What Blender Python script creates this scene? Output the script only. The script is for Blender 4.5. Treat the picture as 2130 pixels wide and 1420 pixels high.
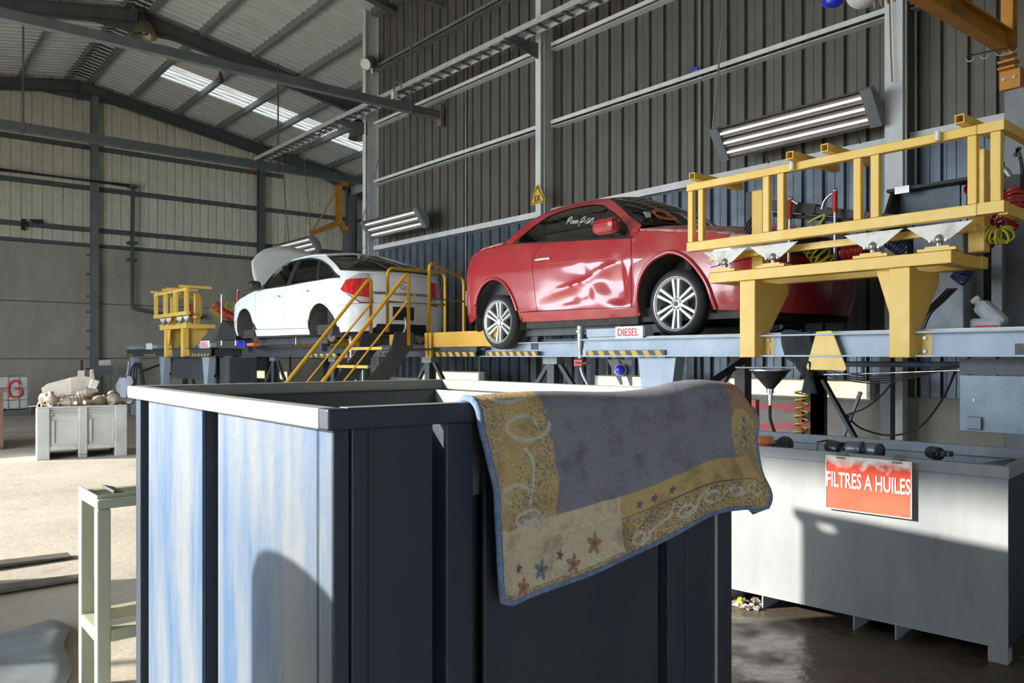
import bpy, bmesh, math, random
from mathutils import Vector, Matrix
random.seed(7)
for o in list(bpy.data.objects): bpy.data.objects.remove(o)
SC = bpy.context.scene
C = SC.collection

# ---------------------------------------------------------------- camera
cam_d = bpy.data.cameras.new('camera'); cam = bpy.data.objects.new('camera', cam_d); C.objects.link(cam)
cam.location = (0, 0, 1.52)
cam.rotation_euler = (math.radians(90), 0, math.radians(-39.6))
cam_d.sensor_width = 36.0; cam_d.lens = 36.0 * 1660 / 2130
cam_d.shift_y = 31 / 2130
cam_d.clip_start = 0.05; cam_d.clip_end = 200
SC.camera = cam

# ---------------------------------------------------------------- sky, sun, exposure
W = bpy.data.worlds.new('world'); SC.world = W; W.use_nodes = True
bg = W.node_tree.nodes['Background']
bg.inputs[0].default_value = (0.80, 0.90, 1.0, 1); bg.inputs[1].default_value = 9.5
sun_d = bpy.data.lights.new('sun', 'SUN'); sun = bpy.data.objects.new('sun', sun_d); C.objects.link(sun)
sun_d.energy = 11.5; sun_d.angle = math.radians(1.2); sun_d.color = (1.0, 0.93, 0.82)
sun.rotation_euler = Vector((1.86, -0.97, -0.78)).to_track_quat('-Z', 'Y').to_euler()
sun.location = (-12, 10, 12)
VS = SC.view_settings
VS.view_transform = 'Standard'; VS.look = 'None'; VS.gamma = 1.0; VS.exposure = 0.3; VS.use_curve_mapping = False
SC.cycles.max_bounces = 10; SC.cycles.diffuse_bounces = 6; SC.cycles.transparent_max_bounces = 12

# ---------------------------------------------------------------- materials
MATS = {}
def M(name, col, rough=.6, metal=0.0, col2=None, scale=4.0, lo=.4, hi=.7, streak=1.0, spot=None, sscale=9.0, sth=.64, bump=0.0, bscale=40.0, coat=0.0, emit=0.0, spec=.5):
    """procedural paint / metal / concrete: base colour, a worn second colour in noise patches, spots of dirt, fine relief"""
    m = bpy.data.materials.new(name); m.use_nodes = True; MATS[name] = m
    nt = m.node_tree; N = nt.nodes; L = nt.links; b = N['Principled BSDF']
    b.inputs['Roughness'].default_value = rough; b.inputs['Metallic'].default_value = metal
    b.inputs['Coat Weight'].default_value = coat; b.inputs['Coat Roughness'].default_value = .08
    b.inputs['Specular IOR Level'].default_value = spec
    c = (*col, 1)
    b.inputs['Base Color'].default_value = c
    m.diffuse_color = c
    if emit:
        b.inputs['Emission Color'].default_value = c; b.inputs['Emission Strength'].default_value = emit
    tc = N.new('ShaderNodeTexCoord'); out = None
    mp = N.new('ShaderNodeMapping'); mp.inputs['Scale'].default_value = (1, 1, streak); L.new(tc.outputs['Object'], mp.inputs[0])
    if col2:
        n = N.new('ShaderNodeTexNoise'); n.inputs['Scale'].default_value = scale; n.inputs['Detail'].default_value = 8; n.inputs['Roughness'].default_value = .65
        L.new(mp.outputs[0], n.inputs['Vector'])
        r = N.new('ShaderNodeMapRange'); r.inputs[1].default_value = lo; r.inputs[2].default_value = hi; L.new(n.outputs[0], r.inputs[0])
        mx = N.new('ShaderNodeMix'); mx.data_type = 'RGBA'; mx.inputs[6].default_value = c; mx.inputs[7].default_value = (*col2, 1)
        L.new(r.outputs[0], mx.inputs[0]); out = mx.outputs[2]
    if spot:
        n = N.new('ShaderNodeTexNoise'); n.inputs['Scale'].default_value = sscale; n.inputs['Detail'].default_value = 10; n.inputs['Roughness'].default_value = .7
        L.new(mp.outputs[0], n.inputs['Vector'])
        r = N.new('ShaderNodeMapRange'); r.inputs[1].default_value = sth; r.inputs[2].default_value = sth + .1; L.new(n.outputs[0], r.inputs[0])
        mx = N.new('ShaderNodeMix'); mx.data_type = 'RGBA'; mx.inputs[7].default_value = (*spot, 1)
        if out: L.new(out, mx.inputs[6])
        else: mx.inputs[6].default_value = c
        L.new(r.outputs[0], mx.inputs[0]); out = mx.outputs[2]
    if out: L.new(out, b.inputs['Base Color'])
    if bump:
        n = N.new('ShaderNodeTexNoise'); n.inputs['Scale'].default_value = bscale; n.inputs['Detail'].default_value = 4; L.new(tc.outputs['Object'], n.inputs['Vector'])
        bp = N.new('ShaderNodeBump'); bp.inputs['Strength'].default_value = bump; bp.inputs['Distance'].default_value = .02
        L.new(n.outputs[0], bp.inputs['Height']); L.new(bp.outputs[0], b.inputs['Normal'])
    return m
def glass_mat(name, tint, gloss=.12):
    m = bpy.data.materials.new(name); m.use_nodes = True; nt = m.node_tree; N = nt.nodes; L = nt.links; MATS[name] = m
    N.remove(N['Principled BSDF']); out = N['Material Output']
    t = N.new('ShaderNodeBsdfTransparent'); t.inputs[0].default_value = (*tint, 1)
    g = N.new('ShaderNodeBsdfGlossy'); g.inputs[0].default_value = (1, 1, 1, 1); g.inputs[1].default_value = .03
    f = N.new('ShaderNodeFresnel'); f.inputs[0].default_value = 1.5
    a = N.new('ShaderNodeMath'); a.operation = 'ADD'; a.inputs[1].default_value = gloss; L.new(f.outputs[0], a.inputs[0])
    mx = N.new('ShaderNodeMixShader'); L.new(a.outputs[0], mx.inputs[0]); L.new(t.outputs[0], mx.inputs[1]); L.new(g.outputs[0], mx.inputs[2])
    L.new(mx.outputs[0], out.inputs[0]); m.diffuse_color = (*tint, 1)
    return m
def emis(name, col, strength):
    m = bpy.data.materials.new(name); m.use_nodes = True; b = m.node_tree.nodes['Principled BSDF']; MATS[name] = m
    b.inputs['Base Color'].default_value = (*col, 1); b.inputs['Emission Color'].default_value = (*col, 1); b.inputs['Emission Strength'].default_value = strength
    return m

M('clad_grey', (.098, .092, .080), .42, .2, (.135, .126, .108), 1.2, .35, .7, .12, bump=.05, bscale=20)
M('clad_reflect', (.085, .105, .13), .30, .5, (.17, .20, .235), 2.0, .35, .7, .1)  # same sheets as above, with sky reflection and its streaks put into the colour
M('clad_tan', (.68, .67, .56), .6, .0, (.57, .56, .46), 2.5, .35, .7, .08)
M('roof_sheet', (.70, .72, .72), .6, .0, (.58, .60, .60), 1.2, .4, .75, 1)
M('concrete', (.42, .39, .34), .85, 0, (.32, .30, .26), 1.3, .35, .65, .5, spot=(.18, .17, .15), sscale=3, sth=.66, bump=.15, bscale=25)
M('steel_dark', (.085, .095, .105), .5, .1, (.12, .13, .14), 3, .4, .7, .4)
M('steel_mid', (.20, .215, .22), .5, .2, (.14, .15, .16), 4, .4, .7, .4)
M('steel_light', (.62, .63, .62), .55, .0, (.50, .51, .50), 4, .4, .7, .5, spot=(.16, .13, .1), sscale=14, sth=.68)
M('galv', (.45, .47, .48), .4, .6, (.33, .35, .36), 6, .4, .7)
M('black', (.018, .018, .02), .55, 0, (.035, .034, .034), 5, .4, .7)
M('rubber', (.022, .022, .024), .75, 0, (.04, .039, .038), 6, .45, .75)
M('white_plain', (.8, .8, .78), .5)
M('chrome', (.75, .76, .78), .15, 1.0)

# ---------------------------------------------------------------- mesh builder
LOC = {}
def tag(o, label=None, cat=None, group=None, kind=None):
    if label: o['label'] = label
    if cat: o['category'] = cat
    if group: o['group'] = group
    if kind: o['kind'] = kind
    return o
def thing(name, label, cat, loc=(0, 0, 0), rz=0.0, group=None, kind=None):
    o = bpy.data.objects.new(name, None); C.objects.link(o); o.empty_display_size = .2
    o.location = loc; o.rotation_euler = (0, 0, rz); LOC[o] = Vector(loc)
    return tag(o, label, cat, group, kind)
def V3(p): return Vector(p)
def frame(d, up=(0, 0, 1)):
    d = V3(d).normalized(); up = V3(up)
    if abs(d.dot(up)) > .99: up = Vector((0, 1, 0)) if abs(d.y) < .9 else Vector((1, 0, 0))
    a = d.cross(up).normalized(); b = a.cross(d).normalized()
    return d, a, b
class MB:
    def __init__(s): s.v = []; s.f = []
    def add(s, vs, fs):
        n = len(s.v); s.v += [tuple(v) for v in vs]; s.f += [tuple(i + n for i in f) for f in fs]; return s
    def box(s, x0, x1, y0, y1, z0, z1):
        x0, x1 = sorted((x0, x1)); y0, y1 = sorted((y0, y1)); z0, z1 = sorted((z0, z1))
        v = [(x0, y0, z0), (x1, y0, z0), (x1, y1, z0), (x0, y1, z0), (x0, y0, z1), (x1, y0, z1), (x1, y1, z1), (x0, y1, z1)]
        return s.add(v, [(0, 3, 2, 1), (4, 5, 6, 7), (0, 1, 5, 4), (1, 2, 6, 5), (2, 3, 7, 6), (3, 0, 4, 7)])
    def obox(s, c, size, R=None):
        n = len(s.v); a, b, d = [q / 2 for q in size]; s.box(-a, a, -b, b, -d, d)
        for i in range(n, len(s.v)):
            p = V3(s.v[i]); s.v[i] = tuple((R @ p if R else p) + V3(c))
        return s
    def sect(s, prof, p0, p1, up=(0, 0, 1), cap=True):
        """sweep closed 2-D profile [(a,b)] from p0 to p1"""
        d, a, b = frame(V3(p1) - V3(p0), up); n = len(prof)
        vs = [V3(p0) + a * x + b * y for x, y in prof] + [V3(p1) + a * x + b * y for x, y in prof]
        fs = [(i, (i + 1) % n, (i + 1) % n + n, i + n) for i in range(n)]
        if cap: fs += [tuple(range(n))[::-1], tuple(range(n, 2 * n))]
        return s.add(vs, fs)
    def bar(s, p0, p1, w, h, up=(0, 0, 1)):
        w /= 2; h /= 2; return s.sect([(-w, -h), (w, -h), (w, h), (-w, h)], p0, p1, up)
    def hollow(s, p0, p1, w, h, t=.006, up=(0, 0, 1)):
        d, a, b = frame(V3(p1) - V3(p0), up); w /= 2; h /= 2
        ring = lambda p, k: [V3(p) + a * x * (w - k) + b * y * (h - k) for x, y in ((-1, -1), (1, -1), (1, 1), (-1, 1))]
        vs = ring(p0, 0) + ring(p1, 0) + ring(p0, t) + ring(p1, t)
        fs = []
        for i in range(4):
            j = (i + 1) % 4
            fs += [(i, j, j + 4, i + 4), (j + 8, i + 8, i + 12, j + 12), (j, i, i + 8, j + 8), (i + 4, j + 4, j + 12, i + 12)]
        return s.add(vs, fs)
    def ibeam(s, p0, p1, w, h, tf=.012, tw=.008, up=(0, 0, 1)):
        w /= 2; h /= 2; q = tw / 2
        return s.sect([(-w, -h), (w, -h), (w, -h + tf), (q, -h + tf), (q, h - tf), (w, h - tf), (w, h), (-w, h), (-w, h - tf), (-q, h - tf), (-q, -h + tf), (-w, -h + tf)], p0, p1, up)
    def chan(s, p0, p1, w, h, t=.01, up=(0, 0, 1), flip=1):
        h /= 2; pr = [(0, -h), (w, -h), (w, -h + t), (t, -h + t), (t, h - t), (w, h - t), (w, h), (0, h)]
        if flip < 0: pr = [(-x, y) for x, y in pr][::-1]
        return s.sect(pr, p0, p1, up)
    def angle(s, p0, p1, w, h, t=.008, up=(0, 0, 1)):
        return s.sect([(0, 0), (w, 0), (w, t), (t, t), (t, h), (0, h)], p0, p1, up)
    def cyl(s, p0, p1, r0, r1=None, n=14, cap=True):
        r1 = r0 if r1 is None else r1; d, a, b = frame(V3(p1) - V3(p0))
        cs = [(math.cos(2 * math.pi * i / n), math.sin(2 * math.pi * i / n)) for i in range(n)]
        vs = [V3(p0) + (a * x + b * y) * r0 for x, y in cs] + [V3(p1) + (a * x + b * y) * r1 for x, y in cs]
        fs = [(i, (i + 1) % n, (i + 1) % n + n, i + n) for i in range(n)]
        if cap: fs += [tuple(range(n))[::-1], tuple(range(n, 2 * n))]
        return s.add(vs, fs)
    def tube(s, pts, r, n=8, cap=True):
        pts = [V3(p) for p in pts]; m = len(pts); vs = []; ref = None
        for i, p in enumerate(pts):
            t = (pts[min(i + 1, m - 1)] - pts[max(i - 1, 0)]).normalized()
            if ref is None:
                _, a, b = frame(t)
            else:
                a = (ref - t * ref.dot(t)); a = a.normalized() if a.length > 1e-6 else frame(t)[1]; b = t.cross(a)
            ref = a
            vs += [p + (a * math.cos(2 * math.pi * k / n) + b * math.sin(2 * math.pi * k / n)) * r for k in range(n)]
        fs = [(i * n + k, i * n + (k + 1) % n, (i + 1) * n + (k + 1) % n, (i + 1) * n + k) for i in range(m - 1) for k in range(n)]
        if cap: fs += [tuple(range(n))[::-1], tuple(range((m - 1) * n, m * n))]
        return s.add(vs, fs)
    def lathe(s, prof, o=(0, 0, 0), ax=(0, 0, 1), n=20, a0=0, a1=2 * math.pi):
        d, a, b = frame(ax); full = abs(a1 - a0 - 2 * math.pi) < 1e-6; m = n if full else n + 1; vs = []
        for r, z in prof:
            for i in range(m):
                t = a0 + (a1 - a0) * i / n; vs.append(V3(o) + d * z + (a * math.cos(t) + b * math.sin(t)) * r)
        fs = []
        for j in range(len(prof) - 1):
            for i in range(n):
                k = (i + 1) % m; fs.append((j * m + i, j * m + k, (j + 1) * m + k, (j + 1) * m + i))
        return s.add(vs, fs)
    def prism(s, poly, o, u, v, depth):
        """planar polygon [(a,b)] in the plane o+a*u+b*v, extruded by depth along u x v"""
        u = V3(u).normalized(); v = V3(v).normalized(); w = u.cross(v) * depth; n = len(poly)
        vs = [V3(o) + u * a + v * b for a, b in poly]; vs += [p + w for p in vs]
        return s.add(vs, [tuple(range(n))[::-1], tuple(range(n, 2 * n))] + [(i, (i + 1) % n, (i + 1) % n + n, i + n) for i in range(n)])
    def sphere(s, c, r, n=14, m=8, sc=(1, 1, 1)):
        prof = [(r * math.sin(math.pi * j / m), -r * math.cos(math.pi * j / m)) for j in range(m + 1)]
        k = len(s.v); s.lathe([(max(p[0], 1e-4), p[1]) for p in prof], (0, 0, 0), (0, 0, 1), n)
        for i in range(k, len(s.v)):
            p = s.v[i]; s.v[i] = (c[0] + p[0] * sc[0], c[1] + p[1] * sc[1], c[2] + p[2] * sc[2])
        return s
    def xf(s, mtx, k=0):
        for i in range(k, len(s.v)): s.v[i] = tuple(mtx @ V3(s.v[i]))
        return s
    def mesh(s, name, mat, off=Vector((0, 0, 0)), smooth=0):
        me = bpy.data.meshes.new(name); me.from_pydata([tuple(V3(p) - off) for p in s.v], [], s.f)
        bm = bmesh.new(); bm.from_mesh(me); bmesh.ops.recalc_face_normals(bm, faces=bm.faces); bm.to_mesh(me); bm.free()
        if mat: me.materials.append(MATS[mat])
        if smooth:
            me.shade_smooth(); me.set_sharp_from_angle(angle=math.radians(smooth))
        return me
    def build(s, name, mat, parent=None, smooth=0, bevel=0.0, local=False, **kw):
        off = Vector((0, 0, 0)) if (local or parent is None) else LOC[parent]
        o = bpy.data.objects.new(name, s.mesh(name, mat, off, smooth)); C.objects.link(o)
        if parent is not None: o.parent = parent; LOC[o] = LOC[parent]
        else: LOC[o] = Vector((0, 0, 0))
        if bevel:
            b = o.modifiers.new('bevel', 'BEVEL'); b.width = bevel; b.segments = 2; b.limit_method = 'ANGLE'; b.angle_limit = .7
        if kw: tag(o, **kw)
        return o
def copy_tree(o, parent=None, loc=None, rot=None, label=None, group=None):
    c = o.copy(); C.objects.link(c); c.parent = parent; LOC[c] = LOC.get(o, Vector((0, 0, 0)))
    if loc is not None: c.location = loc; LOC[c] = Vector(loc)
    if rot is not None: c.rotation_euler = rot
    if label: c['label'] = label
    if group: c['group'] = group
    for ch in list(o.children): copy_tree(ch, c)
    return c
def inst(me, name, parent, loc=(0, 0, 0), rot=(0, 0, 0), scale=(1, 1, 1)):
    o = bpy.data.objects.new(name, me); C.objects.link(o); o.parent = parent; o.location = loc; o.rotation_euler = rot; o.scale = scale
    LOC[o] = LOC.get(parent, Vector((0, 0, 0)))
    return o
def text_mb(txt, h, o, u, v, depth=.002, width=None, bold=0.0):
    """lettering as thin solid geometry: left-bottom at o, baseline u, up v"""
    cu = bpy.data.curves.new('lettering', 'FONT'); cu.body = txt; cu.size = 1; cu.offset = bold; cu.extrude = .5; cu.resolution_u = 3
    ob = bpy.data.objects.new('lettering', cu); C.objects.link(ob); dg = bpy.context.evaluated_depsgraph_get(); dg.update()
    me = bpy.data.meshes.new_from_object(ob.evaluated_get(dg)); bpy.data.objects.remove(ob); bpy.data.curves.remove(cu)
    xs = [p.co.x for p in me.vertices]; ys = [p.co.y for p in me.vertices]
    sy = h / (max(ys) - min(ys)); sx = (width / (max(xs) - min(xs))) if width else sy
    u = V3(u).normalized(); v = V3(v).normalized(); w = u.cross(v); mb = MB()
    mb.add([V3(o) + u * (p.co.x - min(xs)) * sx + v * (p.co.y - min(ys)) * sy + w * (p.co.z + .5) * depth for p in me.vertices], [tuple(f.vertices) for f in me.polygons])
    bpy.data.meshes.remove(me)
    return mb
def stroke(pts, o, u, v, r, off=.002, n=6):
    u = V3(u).normalized(); v = V3(v).normalized(); w = u.cross(v)
    return MB().tube([V3(o) + u * a + v * b + w * off for a, b in pts], r, n)
def smooth_pts(pts, k=6):
    """Catmull-Rom through pts"""
    P = [V3(p) if len(p) == 3 else Vector((*p, 0)) for p in pts]; out = []
    for i in range(len(P) - 1):
        a = P[max(i - 1, 0)]; b = P[i]; c = P[i + 1]; d = P[min(i + 2, len(P) - 1)]
        for j in range(k):
            t = j / k; out.append(.5 * ((2 * b) + (c - a) * t + (2 * a - 5 * b + 4 * c - d) * t * t + (3 * b - a - 3 * c + d) * t ** 3))
    out.append(P[-1]); return out if len(pts[0]) == 3 else [(p.x, p.y) for p in out]
# ================================================================ the hall
PITCH = .28
M('purlin_grey', (.27, .28, .28), .5, .1, (.20, .21, .21), 3, .4, .7)
def sheet_mesh(name, mat, width_n, length, depth=.045):
    """ribbed steel sheet: width along x (width_n ribs), length along y, groove goes to -z (outwards)"""
    mb = MB(); pr = []
    for i in range(width_n):
        x = i * PITCH; pr += [(x, 0), (x + .012, .004), (x + PITCH * .36, 0), (x + PITCH * .38, -.006), (x + PITCH * .40, 0), (x + PITCH - .062, 0), (x + PITCH - .05, -depth), (x + PITCH - .018, -depth)]
    pr.append((width_n * PITCH, 0)); n = len(pr)
    mb.add([(x, 0, z) for x, z in pr] + [(x, length, z) for x, z in pr], [(i, i + 1, i + 1 + n, i + n) for i in range(n - 1)])
    me = bpy.data.meshes.new(name); me.from_pydata(mb.v, [], mb.f); me.materials.append(MATS[mat]); return me
XA = 9.3; YB = 28.1; XR = 15.6; XL = -4.4; YF = -6.0; APX = 5.45
def zp(X): return 10.15 - .172 * abs(X - APX)            # underside of the purlins
SL = math.atan(.172)

# floor
fl = MB().box(XL - 12, XR, YF - 10, YB, -.15, 0)
m = M('floor_concrete', (.40, .36, .295), .8, 0, (.30, .265, .215), .55, .38, .66, 1, spot=(.22, .195, .16), sscale=2.2, sth=.60, bump=.25, bscale=14)
def floor_mat(m):
    nt = m.node_tree; N = nt.nodes; L = nt.links; b = N['Principled BSDF']; src = b.inputs['Base Color'].links[0].from_socket
    tc = [n for n in N if n.type == 'TEX_COORD'][0]
    # darker, smoother, damp ground around the filter bin and the platform (irregular edge)
    vm = N.new('ShaderNodeVectorMath'); vm.operation = 'SUBTRACT'; vm.inputs[1].default_value = (4.6, 2.2, .15); L.new(tc.outputs['Object'], vm.inputs[0])
    sc = N.new('ShaderNodeVectorMath'); sc.operation = 'MULTIPLY'; sc.inputs[1].default_value = (.42, .30, 0); L.new(vm.outputs[0], sc.inputs[0])
    ln = N.new('ShaderNodeVectorMath'); ln.operation = 'LENGTH'; L.new(sc.outputs[0], ln.inputs[0])
    nz = N.new('ShaderNodeTexNoise'); nz.inputs['Scale'].default_value = 1.9; nz.inputs['Detail'].default_value = 9; nz.inputs['Roughness'].default_value = .7; L.new(tc.outputs['Object'], nz.inputs['Vector'])
    ad = N.new('ShaderNodeMath'); ad.operation = 'ADD'; L.new(ln.outputs['Value'], ad.inputs[0]); L.new(nz.outputs[0], ad.inputs[1])
    mr = N.new('ShaderNodeMapRange'); mr.inputs[1].default_value = 1.45; mr.inputs[2].default_value = 1.0; L.new(ad.outputs[0], mr.inputs[0])
    mx = N.new('ShaderNodeMix'); mx.data_type = 'RGBA'; mx.inputs[7].default_value = (.075, .06, .045, 1); L.new(src, mx.inputs[6]); L.new(mr.outputs[0], mx.inputs[0]); L.new(mx.outputs[2], b.inputs['Base Color'])
    nz2 = N.new('ShaderNodeTexNoise'); nz2.inputs['Scale'].default_value = 3.0; nz2.inputs['Detail'].default_value = 6; L.new(tc.outputs['Object'], nz2.inputs['Vector'])
    m2 = N.new('ShaderNodeMath'); m2.operation = 'MULTIPLY'; L.new(mr.outputs[0], m2.inputs[0]); L.new(nz2.outputs[0], m2.inputs[1])
    r2 = N.new('ShaderNodeMapRange'); r2.inputs[1].default_value = .3; r2.inputs[2].default_value = .55; r2.inputs[3].default_value = .8; r2.inputs[4].default_value = .22; L.new(m2.outputs[0], r2.inputs[0]); L.new(r2.outputs[0], b.inputs['Roughness'])
floor_mat(m)
fl.build('floor', 'floor_concrete', label='pale stained concrete floor with dark patches', kind='structure')

# ---- roof
roof = thing('ceiling', 'grey ribbed steel roof on purlins with one bright skylight strip', None, (APX, 0, 0), kind='structure')
slope_len = (XR - APX) / math.cos(SL) + .1
WN = 4; shw = WN * PITCH
rs = sheet_mesh('roof_sheet', 'roof_sheet', WN, slope_len, .04)
def roof_inst(me, y, right=True, x0=0.0):
    # local x -> world Y, local y -> down the slope, local z -> downwards (ribs point up)
    d = Vector((math.cos(SL), 0, -math.sin(SL))) if right else Vector((-math.cos(SL), 0, -math.sin(SL)))
    ex = Vector((0, 1, 0)) if not right else Vector((0, -1, 0)); ez = ex.cross(d)
    o = inst(me, me.name, roof); R = Matrix((ex, d, ez)).transposed()
    o.rotation_euler = R.to_euler(); base = Vector((0, y + (shw if right else 0), zp(APX) + .2)) + d * x0; o.location = base
    return o
SKY_Y = 24.36
y = YF - .3; rows = []
while y < YB: rows.append(y); y += shw
# the row that carries the skylight is shifted so that its sheet lines up with it
ks = min(range(len(rows)), key=lambda i: abs(rows[i] - SKY_Y)); dy = SKY_Y - rows[ks]
rows = [r + dy for r in rows]
if rows[0] > YF - .3: rows.insert(0, rows[0] - shw)
up_len = (7.0 - APX) / math.cos(SL)
rs_up = sheet_mesh('roof_sheet', 'roof_sheet', WN, up_len, .04)
sk = bpy.data.materials.new('skylight'); sk.use_nodes = True; MATS['skylight'] = sk
nt = sk.node_tree; nt.nodes.remove(nt.nodes['Principled BSDF'])
t1 = nt.nodes.new('ShaderNodeBsdfTranslucent'); t1.inputs[0].default_value = (.115, .112, .105, 1); t2 = nt.nodes.new('ShaderNodeBsdfTranslucent'); t2.inputs[0].default_value = (.05, .044, .038, 1)
nz = nt.nodes.new('ShaderNodeTexNoise'); nz.inputs['Scale'].default_value = 3.0; mp = nt.nodes.new('ShaderNodeMapping'); mp.inputs['Scale'].default_value = (14, .25, 1); tcn = nt.nodes.new('ShaderNodeTexCoord')
nt.links.new(tcn.outputs['Object'], mp.inputs[0]); nt.links.new(mp.outputs[0], nz.inputs['Vector'])
mxs = nt.nodes.new('ShaderNodeMixShader'); crp = nt.nodes.new('ShaderNodeMapRange'); crp.inputs[1].default_value = .46; crp.inputs[2].default_value = .58; nt.links.new(nz.outputs[0], crp.inputs[0]); nt.links.new(crp.outputs[0], mxs.inputs[0]); nt.links.new(t1.outputs[0], mxs.inputs[1]); nt.links.new(t2.outputs[0], mxs.inputs[2]); nt.links.new(mxs.outputs[0], nt.nodes['Material Output'].inputs[0])
pan_len = (1.4) / math.cos(SL)
skm = sheet_mesh('skylight_panel', 'skylight', WN, pan_len - .01, .04)
for i, y in enumerate(rows):
    roof_inst(rs, y, False)
    if abs(y - SKY_Y) < .01:
        roof_inst(rs_up, y, True)
        for k in range(6): roof_inst(skm, y, True, up_len + k * pan_len)
    else:
        roof_inst(rs, y, True)
PX = [5.75 + 0, 7.0, 8.4, 9.8, 11.15, 12.55, 14.0, 15.3]
for X in PX:
    for s in (1, -1):
        x = APX + s * (X - APX)
        MB().chan((x, YF, zp(x) + .1), (x, YB, zp(x) + .1), .10, .2, .008, flip=s).build('purlin', 'purlin_grey', roof)
MB().prism([(-.3, -.052), (0, 0), (.3, -.052), (.3, -.06), (0, -.012), (-.3, -.06)], (APX, YF, zp(APX) + .19), (1, 0, 0), (0, 0, 1), -(YB - YF)).build('ridge_plate', 'steel_dark', roof)
def rafter(y, xl, xr, h=.36, mat='steel_dark'):
    for s, xe in ((1, xr), (-1, xl)):
        a = Vector((APX, y, zp(APX) - h / 2)); b = Vector((xe, y, zp(xe) - h / 2))
        ra = MB().ibeam(a, b, .17, h, .016, .01)
        ra.prism([(0, 0), (1.1, -.19), (0, -.22)], (APX, y - .006, zp(APX) - h), (s, 0, 0), (0, 0, 1), .012)          # apex haunch
        ra.prism([(0, 0), (-2.4 * s, .172 * 2.4), (0, -.42)], (xe, y - .006, zp(xe) - h), (1, 0, 0), (0, 0, 1), .012)    # eaves haunch
        ra.build('rafter', mat, roof)
    MB().box(APX - .015, APX + .015, y - .1, y + .1, zp(APX) - h - .24, zp(APX)).build('apex_plate', mat, roof)
for y in (21.3, 15.3, 9.3, 3.3, -2.7): rafter(y, XL, XR)
rafter(YB - .16, XL, XR)

# ---- back wall: concrete panels below, tan ribbed sheets above
wb = thing('wall_back', 'back wall of concrete panels under tan ribbed cladding', None, (5, YB, 0), kind='structure')
cols = [-4.4, .5, 5.92, 11.35, 15.5]
rowz = [0, 1.45, 3.2, 5.0]
for a, b in zip(cols, cols[1:]):
    for z0, z1 in zip(rowz, rowz[1:]):
        MB().box(a + .04, b - .04, YB - .02, YB + .16, z0 + .012, z1 - .012).build('concrete_panel', 'concrete', wb, bevel=.01)
MB().box(XL, XR, YB + .05, YB + .17, 0, 5.4).build('wall_core', 'steel_dark', wb)
x = XL
while x < XR:
    x1 = x + shw; zt = max(zp(min(max(x, APX), x1) if x <= APX <= x1 else (x if abs(x - APX) < abs(x1 - APX) else x1)) + .2, 6)
    me = sheet_mesh('cladding_sheet', 'clad_tan', WN, zt - 5.02, .045)
    o = inst(me, 'cladding_sheet', wb); o.location = (x - 5, .0, 5.02); o.rotation_euler = Matrix(((1, 0, 0), (0, 0, -1), (0, 1, 0))).to_euler()
    x = x1
for z in (5.06, 5.54, 6.86):
    MB().chan((XL, YB - .02, z), (XR, YB - .02, z), -.09 if z > 5.1 else -.05, .16 if z > 5.1 else .1, .01).build('girt', 'steel_dark', wb)
MB().chan((XL, YB - .02, 8.15), (XR - 3.3, YB - .02, 8.15), -.09, .16, .01).build('girt', 'steel_dark', wb)
for X in cols[1:4]:
    c = MB().ibeam((X, YB - .2, 0), (X, YB - .2, zp(X) - .34), .2, .28, .015, .01, up=(0, 1, 0))
    o = c.build('column', 'steel_mid' if X == 5.92 else 'steel_dark', wb)
    for z in (.5, 1.1, 1.75, 2.3, 2.9, 3.4, 4.1, 4.7):
        MB().box(X - .2, X - .1, YB - .06, YB - .02, z, z + .06).build('panel_clip', 'steel_dark', wb)
MB().ibeam((14.95, YB - .25, 0), (14.95, YB - .25, zp(14.95) - .3), .22, .4, .015, .01, up=(1, 0, 0)).build('column', 'steel_mid', wb)

# ---- right partition wall
wr = thing('wall_right', 'dark grey ribbed partition wall with pale girts and columns', None, (XA, 8, 0), kind='structure')
ytop = 9.3
me_u = sheet_mesh('cladding_sheet', 'clad_grey', WN, ytop + .5 - 4.02, .05)
me_l = sheet_mesh('cladding_sheet', 'clad_reflect', WN, 3.98 - 1.05, .05)
y = 16.05
ROTW = Matrix(((0, 0, -1), (-1, 0, 0), (0, 1, 0))).to_euler()       # local x -> -Y, local y -> Z, local z -> -X
while y > YF:
    for me, z0 in ((me_u, 4.02), (me_l, 1.05)):
        o = inst(me, 'cladding_sheet', wr); o.location = (0, y - 8, z0); o.rotation_euler = ROTW
    y -= shw
y0 = YF
for y1 in (-1.8, 4.15, 10.14, 16.1):
    MB().box(XA - .02, XA + .12, y0 + .03, y1 - .03, 0, 1.06).build('concrete_panel', 'concrete', wr, bevel=.008)
    y0 = y1
for k, (y0, y1) in enumerate(((10.24, 16.03), (4.25, 10.04), (-1.7, 4.06))):
    for z in (4.02, 5.52, 6.84, 8.12):
        mb = MB().box(XA - .14, XA, y0, y1, z, z + .012).box(XA - .14, XA - .128, y0, y1, z - .05 if z > 4.1 else z - .1, z).box(XA - .14, XA, y0, y1, z - .1, z - .09)
        mb.build('girt', 'steel_light' if z < 8 else 'steel_mid', wr)
MB().box(XA - .16, XA + .05, YF, 16.1, ytop, ytop + .16).build('top_rail', 'steel_mid', wr)
for Y in (16.1, 10.14, 4.15, -1.8):
    c = MB().ibeam((XA - .16, Y, 0), (XA - .16, Y, ytop + .1), .2 if Y < 5 else .13, .36, .014, .009, up=(1, 0, 0))
    c.build('column', 'steel_light', wr)
    MB().cyl((XA - .3, Y + .02 - .14, 1.5), (XA - .3, Y + .02 - .14, 7.0), .012).build('conduit', 'galv', wr)
MB().cyl((XA - .03, 12.62, 1.1), (XA - .03, 12.62, 9.2), .022).build('downpipe', 'steel_mid', wr)
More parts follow.
